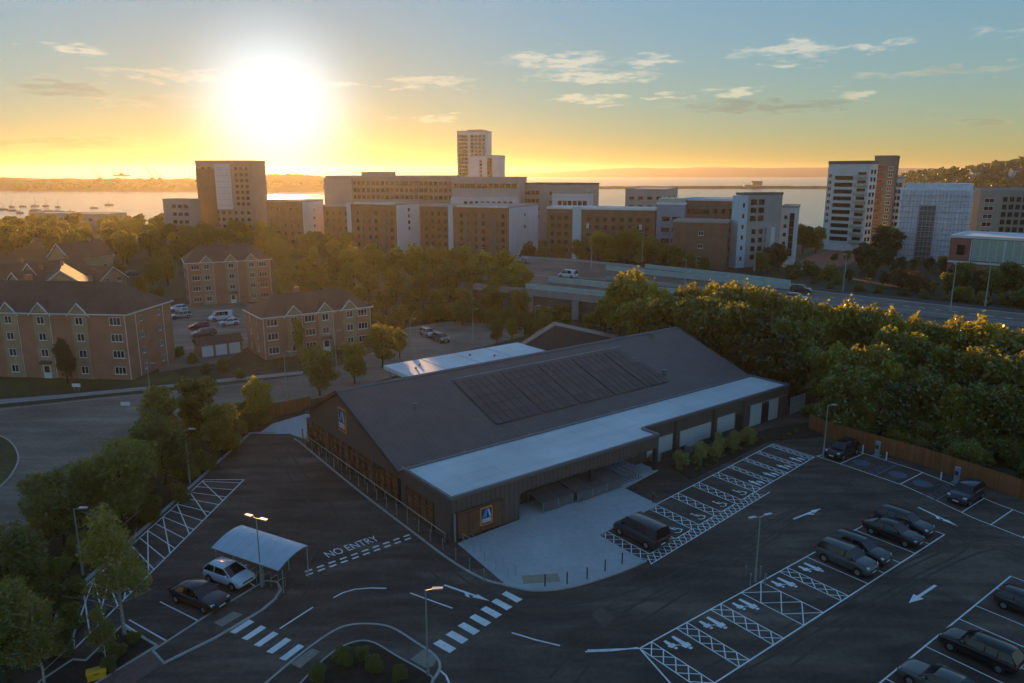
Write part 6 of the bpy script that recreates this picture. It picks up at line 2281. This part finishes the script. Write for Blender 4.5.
# building wrapped in scaffold sheeting
t = far_building('wrapped_building', 'tall building wrapped in pale scaffold sheeting', 899, 262, 972, 252, 979, 190, 'scaffold_sheet', depth=16, cat='building', roofm='white_roof', parapet=.2)
L_, D_, h_ = HEIGHT_TOP[t.name]
up_ = extra(t, 'upper_sheet', 'scaffold_sheet', L_ * .07, L_ * .99, .8, 14, h_, h_ + 2.2)
extra(t, 'stair_opening', 'dark_render', L_ * .30, L_ * .52, -.35, .2, 0, h_ * .78)
sc_ = MB()
for x in np.linspace(.30, .52, 5):
    sc_.tube((L_ * x, -.9, 0), (L_ * x, -.9, h_ * .80), .09, n=5)
for z in np.linspace(0.06, .78, 11):
    sc_.box(L_ * .30, L_ * .52, -1.1, -.36, h_ * z, h_ * z + .18)
sc_.build('scaffold', 'galv', t)
for j in range(1, 13):
    extra(t, 'scaffold_lift', 'galv', 0, L_, -.50, -.44, h_ * j / 13 - .07, h_ * j / 13 + .07)
for i in range(1, 20):
    extra(t, 'scaffold_pole', 'galv', L_ * i / 20 - .05, L_ * i / 20 + .05, -.42, -.36, 0, h_)
sh_ = MB()
rs_ = random.Random(3)
for i in range(14):
    for j in range(10):
        x0, x1 = L_ * i / 14, L_ * (i + 1) / 14 - .08
        if .27 < (i + .5) / 14 < .54 and j < 8:
            continue
        dz = rs_.uniform(.02, .22)
        MB().poly([(x0, -.15 - dz, h_ * j / 10), (x1, -.15 - rs_.uniform(.02, .22), h_ * j / 10), (x1, -.15 - rs_.uniform(.0, .12), h_ * (j + 1) / 10 - .1), (x0, -.12, h_ * (j + 1) / 10 - .1)]).build('sheet_panel', 'scaffold_sheet', t)
t = far_building('flats', 'stone coloured flats right of the wrapped building', 979, 272, 1060, 262, 1061, 190, 'cream_render', [(.05, .2, .2, .9, 1, 6, 3.0, 1.6, fw_), (.28, .95, .15, .92, 8, 7, 1.3, 1.6, fd_)], depth=16)
t = far_building('brick_hall', 'low brick hall with green glazing at the right edge', 955, 222, 1060, 205, 1061, 239, 'hall_brick', depth=22, cat='building', group=None, roofm='white_roof')
L_, D_, h_ = HEIGHT_TOP[t.name]
gz_ = extra(t, 'glazing', 'green_glass', L_ * .24, L_ * .80, -.25, 0, h_ * .42, h_ * .96)
for k in range(8):
    extra(gz_, 'mullion', 'frame_white', L_ * (.24 + .08 * k), L_ * (.24 + .08 * k) + .12, -.35, -.25, h_ * .42, h_ * .96)
extra(t, 'window', 'glass', L_ * .08, L_ * .16, -.1, 0, h_ * .55, h_ * .8)
extra(t, 'string_band', 'frame_white', 0, L_, -.3, 0, h_ * .34, h_ * .39)
for x in (.22, .55, .82):
    extra(t, 'column', 'frame_white', L_ * x, L_ * x + .25, -.3, -.02, h_ * .1, h_ * .95)
t = far_building('boat_shed', 'long low grey shed at the left waterside', 29, 442, 108, 430, 109, 214, 'grey_render', [(.2, .95, .3, .8, 6, 1, 2.4, 1.6, fd_)], depth=14, cat='shed', group=None, roofm='grey_render')

# ================================================================ WATER SIDE: boats, cranes, headland houses and woods


def make_boat():
    e = empty('sailing_boat', (0, 0, 0), 0, 'moored sailing boat', 'boat', 'boats moored in the bay')
    hb = MB()
    prof = [(-4.0, .9, .2), (-2.5, 1.3, .0), (0, 1.45, -.1), (2.4, 1.05, .0), (4.2, .05, .35)]
    for (x, wd, z) in prof:
        hb.v += [(x, -wd, 1.0 + abs(x) * .05), (x, -wd * .6, z), (x, 0, z - .25), (x, wd * .6, z), (x, wd, 1.0 + abs(x) * .05)]
    for k in range(4):
        for j in range(4):
            hb.f.append((k * 5 + j, k * 5 + j + 1, (k + 1) * 5 + j + 1, (k + 1) * 5 + j))
            hb.m.append(0)
        hb.f.append((k * 5 + 4, k * 5, (k + 1) * 5, (k + 1) * 5 + 4))
        hb.m.append(0)
    hb.f.append((0, 4, 3, 2, 1))
    hb.m.append(0)
    hb.build('hull', 'car_dark', e)
    MB().prism([(-1.8, -.8), (1.2, -.7), (1.9, 0), (1.2, .7), (-1.8, .8)], 1.0, 1.7).build('cabin', 'frame_white', e)
    MB().tube((.6, 0, 1), (.6, 0, 10.5), .09, .05, n=6).build('mast', 'dark_render', e)
    MB().tube((.6, 0, 2.2), (-3.2, 0, 2.1), .16, n=6).build('boom', 'blue_render', e)
    remember(e)
    return e


boat0 = make_boat()
for k, (u, v) in enumerate(((3, 210), (12, 207.5), (23, 207), (20, 213.5), (12, 211), (35, 206.5), (35, 211), (46, 206.5), (47, 212), (33, 214), (58, 207.5), (58, 212.5), (71, 212.5), (94, 208.5), (109, 205.5))):
    p = G(u, v, -2)
    lb = 'small dark sailing boat moored in the bay, %s from the left' % ordinal(k + 1)
    s_ = R.uniform(.75, 1.1)
    if k == 0:
        boat0.location = (p.x, p.y, -1.9)
        boat0.rotation_euler = (0, 0, .3)
        boat0['label'] = lb
    else:
        copy_thing(boat0, (p.x, p.y, -1.9), R.uniform(-.4, .6), s_, lb)

CR = []
for k, (u, vt, kind, lb) in enumerate(((98, 168, 'jib', 'thin slanting dock crane, leftmost on the skyline'), (120, 167, 'gantry', 'gantry dock crane with raised boom on the skyline'), (150, 166, 'jib', 'tall slanting dock crane right of the gantry'), (158, 168, 'jib', 'second slanting dock crane, nearest the beige tower'),
                                       (189, 169, 'mast', 'thin mast standing on the dockland left of the tower'))):
    q = AT(u, vt, 1480)
    zb = 12.0
    e = empty('dock_crane', (q.x, 1480, zb), 0, lb, 'crane', 'dock cranes on the skyline')
    hh = q.z - zb
    if kind == 'jib':
        MB().box(-3, 3, -3, 3, 0, 5).box(-2, 2, -2, 2, 5, 9).build('tower', 'black_paint', e)
        MB().tube((4, 0, 7), (-11, 0, hh), 1.0, .5, n=5).tube((2, 0, 9), (5, 0, 15), .5, n=4).tube((5, 0, 15), (-11, 0, hh), .22, n=4).build('jib', 'black_paint', e)
        MB().box(1, 6, -2, 2, 5, 8.5).build('cab', 'black_paint', e)
    elif kind == 'gantry':
        g_ = MB()
        for x in (-8, 8):
            for y in (-5, 5):
                g_.tube((x, y, 0), (x * .8, y * .6, 12), .7, n=5)
        g_.build('legs_frame', 'black_paint', e)
        MB().box(-16, 18, -2, 2, 12, 14.5).build('beam', 'black_paint', e)
        MB().tube((-10, 0, 13), (-17, 0, hh), .9, .5, n=5).tube((-17, 0, hh), (4, 0, 14), .2, n=4).build('boom', 'black_paint', e)
        MB().box(-2, 4, -3, 3, 14, 18).build('machine_house', 'black_paint', e)
    else:
        MB().tube((0, 0, 0), (0, 0, hh), .8, .35, n=6).build('mast', 'black_paint', e)
        MB().tube((-1.6, 0, hh * .7), (1.6, 0, hh * .7), .3, n=5).build('crossarm', 'black_paint', e)

# breakwater houses
e = empty('breakwater_house', (AT(757, 186, 1590).x, 1590, 2.5), 0, 'small pale building lit on the breakwater', 'building')
MB().box(-11, 9, -5, 5, 0, 7).build('wall', 'cream_render', e)
MB().extr([(-6, 6.8), (0, 11), (6, 6.8)], 0, -12, 10).build('roof', 'terracotta', e)
MB().box(-28, -11, -4, 4, 0, 3.5).build('annex', 'grey_render', e)
# headland houses
for k, (u, v, wd, lb) in enumerate(((921, 166, 22, 'white house row low on the wooded headland'), (943, 165.5, 24, 'long white house block on the wooded headland'), (951, 166, 14, 'pale house right of the long white block on the headland'), (985, 156, 12, 'small pale house near the headland top'), (1000, 158, 12, 'second small house near the headland top'),
                                    (1012, 170, 14, 'pale house on the headland at the right edge'), (972, 172, 14, 'pale house low on the headland slope'))):
    q = AT(u, v, 1200)
    for Yt in range(1000, 1380, 4):
        q = AT(u, v + 2, Yt)
        if head_h(q.x, q.y) + 6 >= q.z:
            break
    zz = head_h(q.x, q.y)
    e = empty('headland_house', (q.x, q.y - 8, zz - 1), 0, lb, 'house', 'headland houses')
    hgt = 9.0
    MB().box(-wd / 2, wd / 2, -5, 5, 0, hgt).build('wall', 'white_render', e)
    MB().extr([(-5.5, hgt - .2), (0, hgt + 4), (5.5, hgt - .2)], 0, -wd / 2 - .5, wd / 2 + .5).build('roof', 'tile_roof', e)
    wmx = window_mesh('head', 1.8, 2.2, 1, 1, 'frame_white', 'glass', .15, .2)
    for j in range(int(wd / 4)):
        o_ = link('window', wmx, e)
        o_.location = (-wd / 2 + 2 + j * 4, -5, hgt - 3.6)

# woods on the headland and dockland: one mass of leaf clumps each


def far_wood(name, label, pts, size, n_per, leaf, seed, m):
    g = np.random.default_rng(seed)
    P = np.array(pts)
    n = len(P) * n_per
    c = np.repeat(P[:, :3], n_per, 0)
    r = np.repeat(P[:, 3], n_per)
    d = g.normal(size=(n, 3))
    d /= np.linalg.norm(d, axis=1)[:, None]
    c = c + d * (r * (.6 + .45 * g.random(n)))[:, None]
    a = g.normal(size=(n, 3))
    a /= np.linalg.norm(a, axis=1)[:, None]
    b = np.cross(a, g.normal(size=(n, 3)))
    b /= np.linalg.norm(b, axis=1)[:, None]
    s = (leaf * (.6 + .8 * g.random(n)))[:, None]
    v = np.stack([c - a * s, c + b * s, c + a * s, c - b * s], 1).reshape(-1, 3)
    me = bpy.data.meshes.new(name)
    me.vertices.add(n * 4)
    me.vertices.foreach_set('co', v.ravel())
    me.loops.add(n * 4)
    me.loops.foreach_set('vertex_index', np.arange(n * 4))
    me.polygons.add(n)
    me.polygons.foreach_set('loop_start', np.arange(n) * 4)
    me.polygons.foreach_set('loop_total', np.full(n, 4))
    me.materials.append(MATS[m])
    me.update()
    o = link(name, me)
    return tag(o, label, None, None, 'stuff')


hp = []
for k in range(1150):
    x, y = R.uniform(650, 1300), R.uniform(940, 1400)
    z = head_h(x, y)
    if z > 1:
        rr = R.uniform(4.5, 9)
        hp.append((x, y, z + rr * .5, rr))
far_wood('headland_wood', 'dark trees covering the headland hill', hp, 0, 60, 1.9, 8, 'leaf_dark')
dp_ = []
for k in range(520):
    x = R.uniform(-1500, -300)
    y = R.uniform(1370, 1520)
    zc = 6 + 10 * min(1, (y - 1360) / 130.0)
    if x > -560:
        zc += 6 * max(0, 1 - abs(x + 440) / 120.0)
    rr = R.uniform(3.5, 6.5)
    dp_.append((x, y, zc * .75, rr))
far_wood('dockland_wood', 'low brown trees along the dockland shore', dp_, 0, 40, 1.7, 9, 'leaf_dark')

# ================================================================ HAZE: one closed box of thin air round camera and scene
hz_ = MB().box(-9900, 9900, -650, 9000, -5.5, 88)
HAZE_D = 0.000072
hm_ = bpy.data.materials.new('haze')
hm_.use_nodes = True
hn = hm_.node_tree
for n_ in list(hn.nodes):
    if n_.type == 'BSDF_PRINCIPLED':
        hn.nodes.remove(n_)
pvv = hn.nodes.new('ShaderNodeVolumePrincipled')
pvv.inputs['Color'].default_value = (0.97, 0.86, 0.70, 1)
pvv.inputs['Density'].default_value = HAZE_D
pvv.inputs['Anisotropy'].default_value = 0.66
hn.links.new(pvv.outputs[0], hn.nodes['Material Output'].inputs['Volume'])
MATS['haze'] = hm_
tag(hz_.build('haze', 'haze'), 'thin warm evening haze over the whole view', None, None, 'stuff')
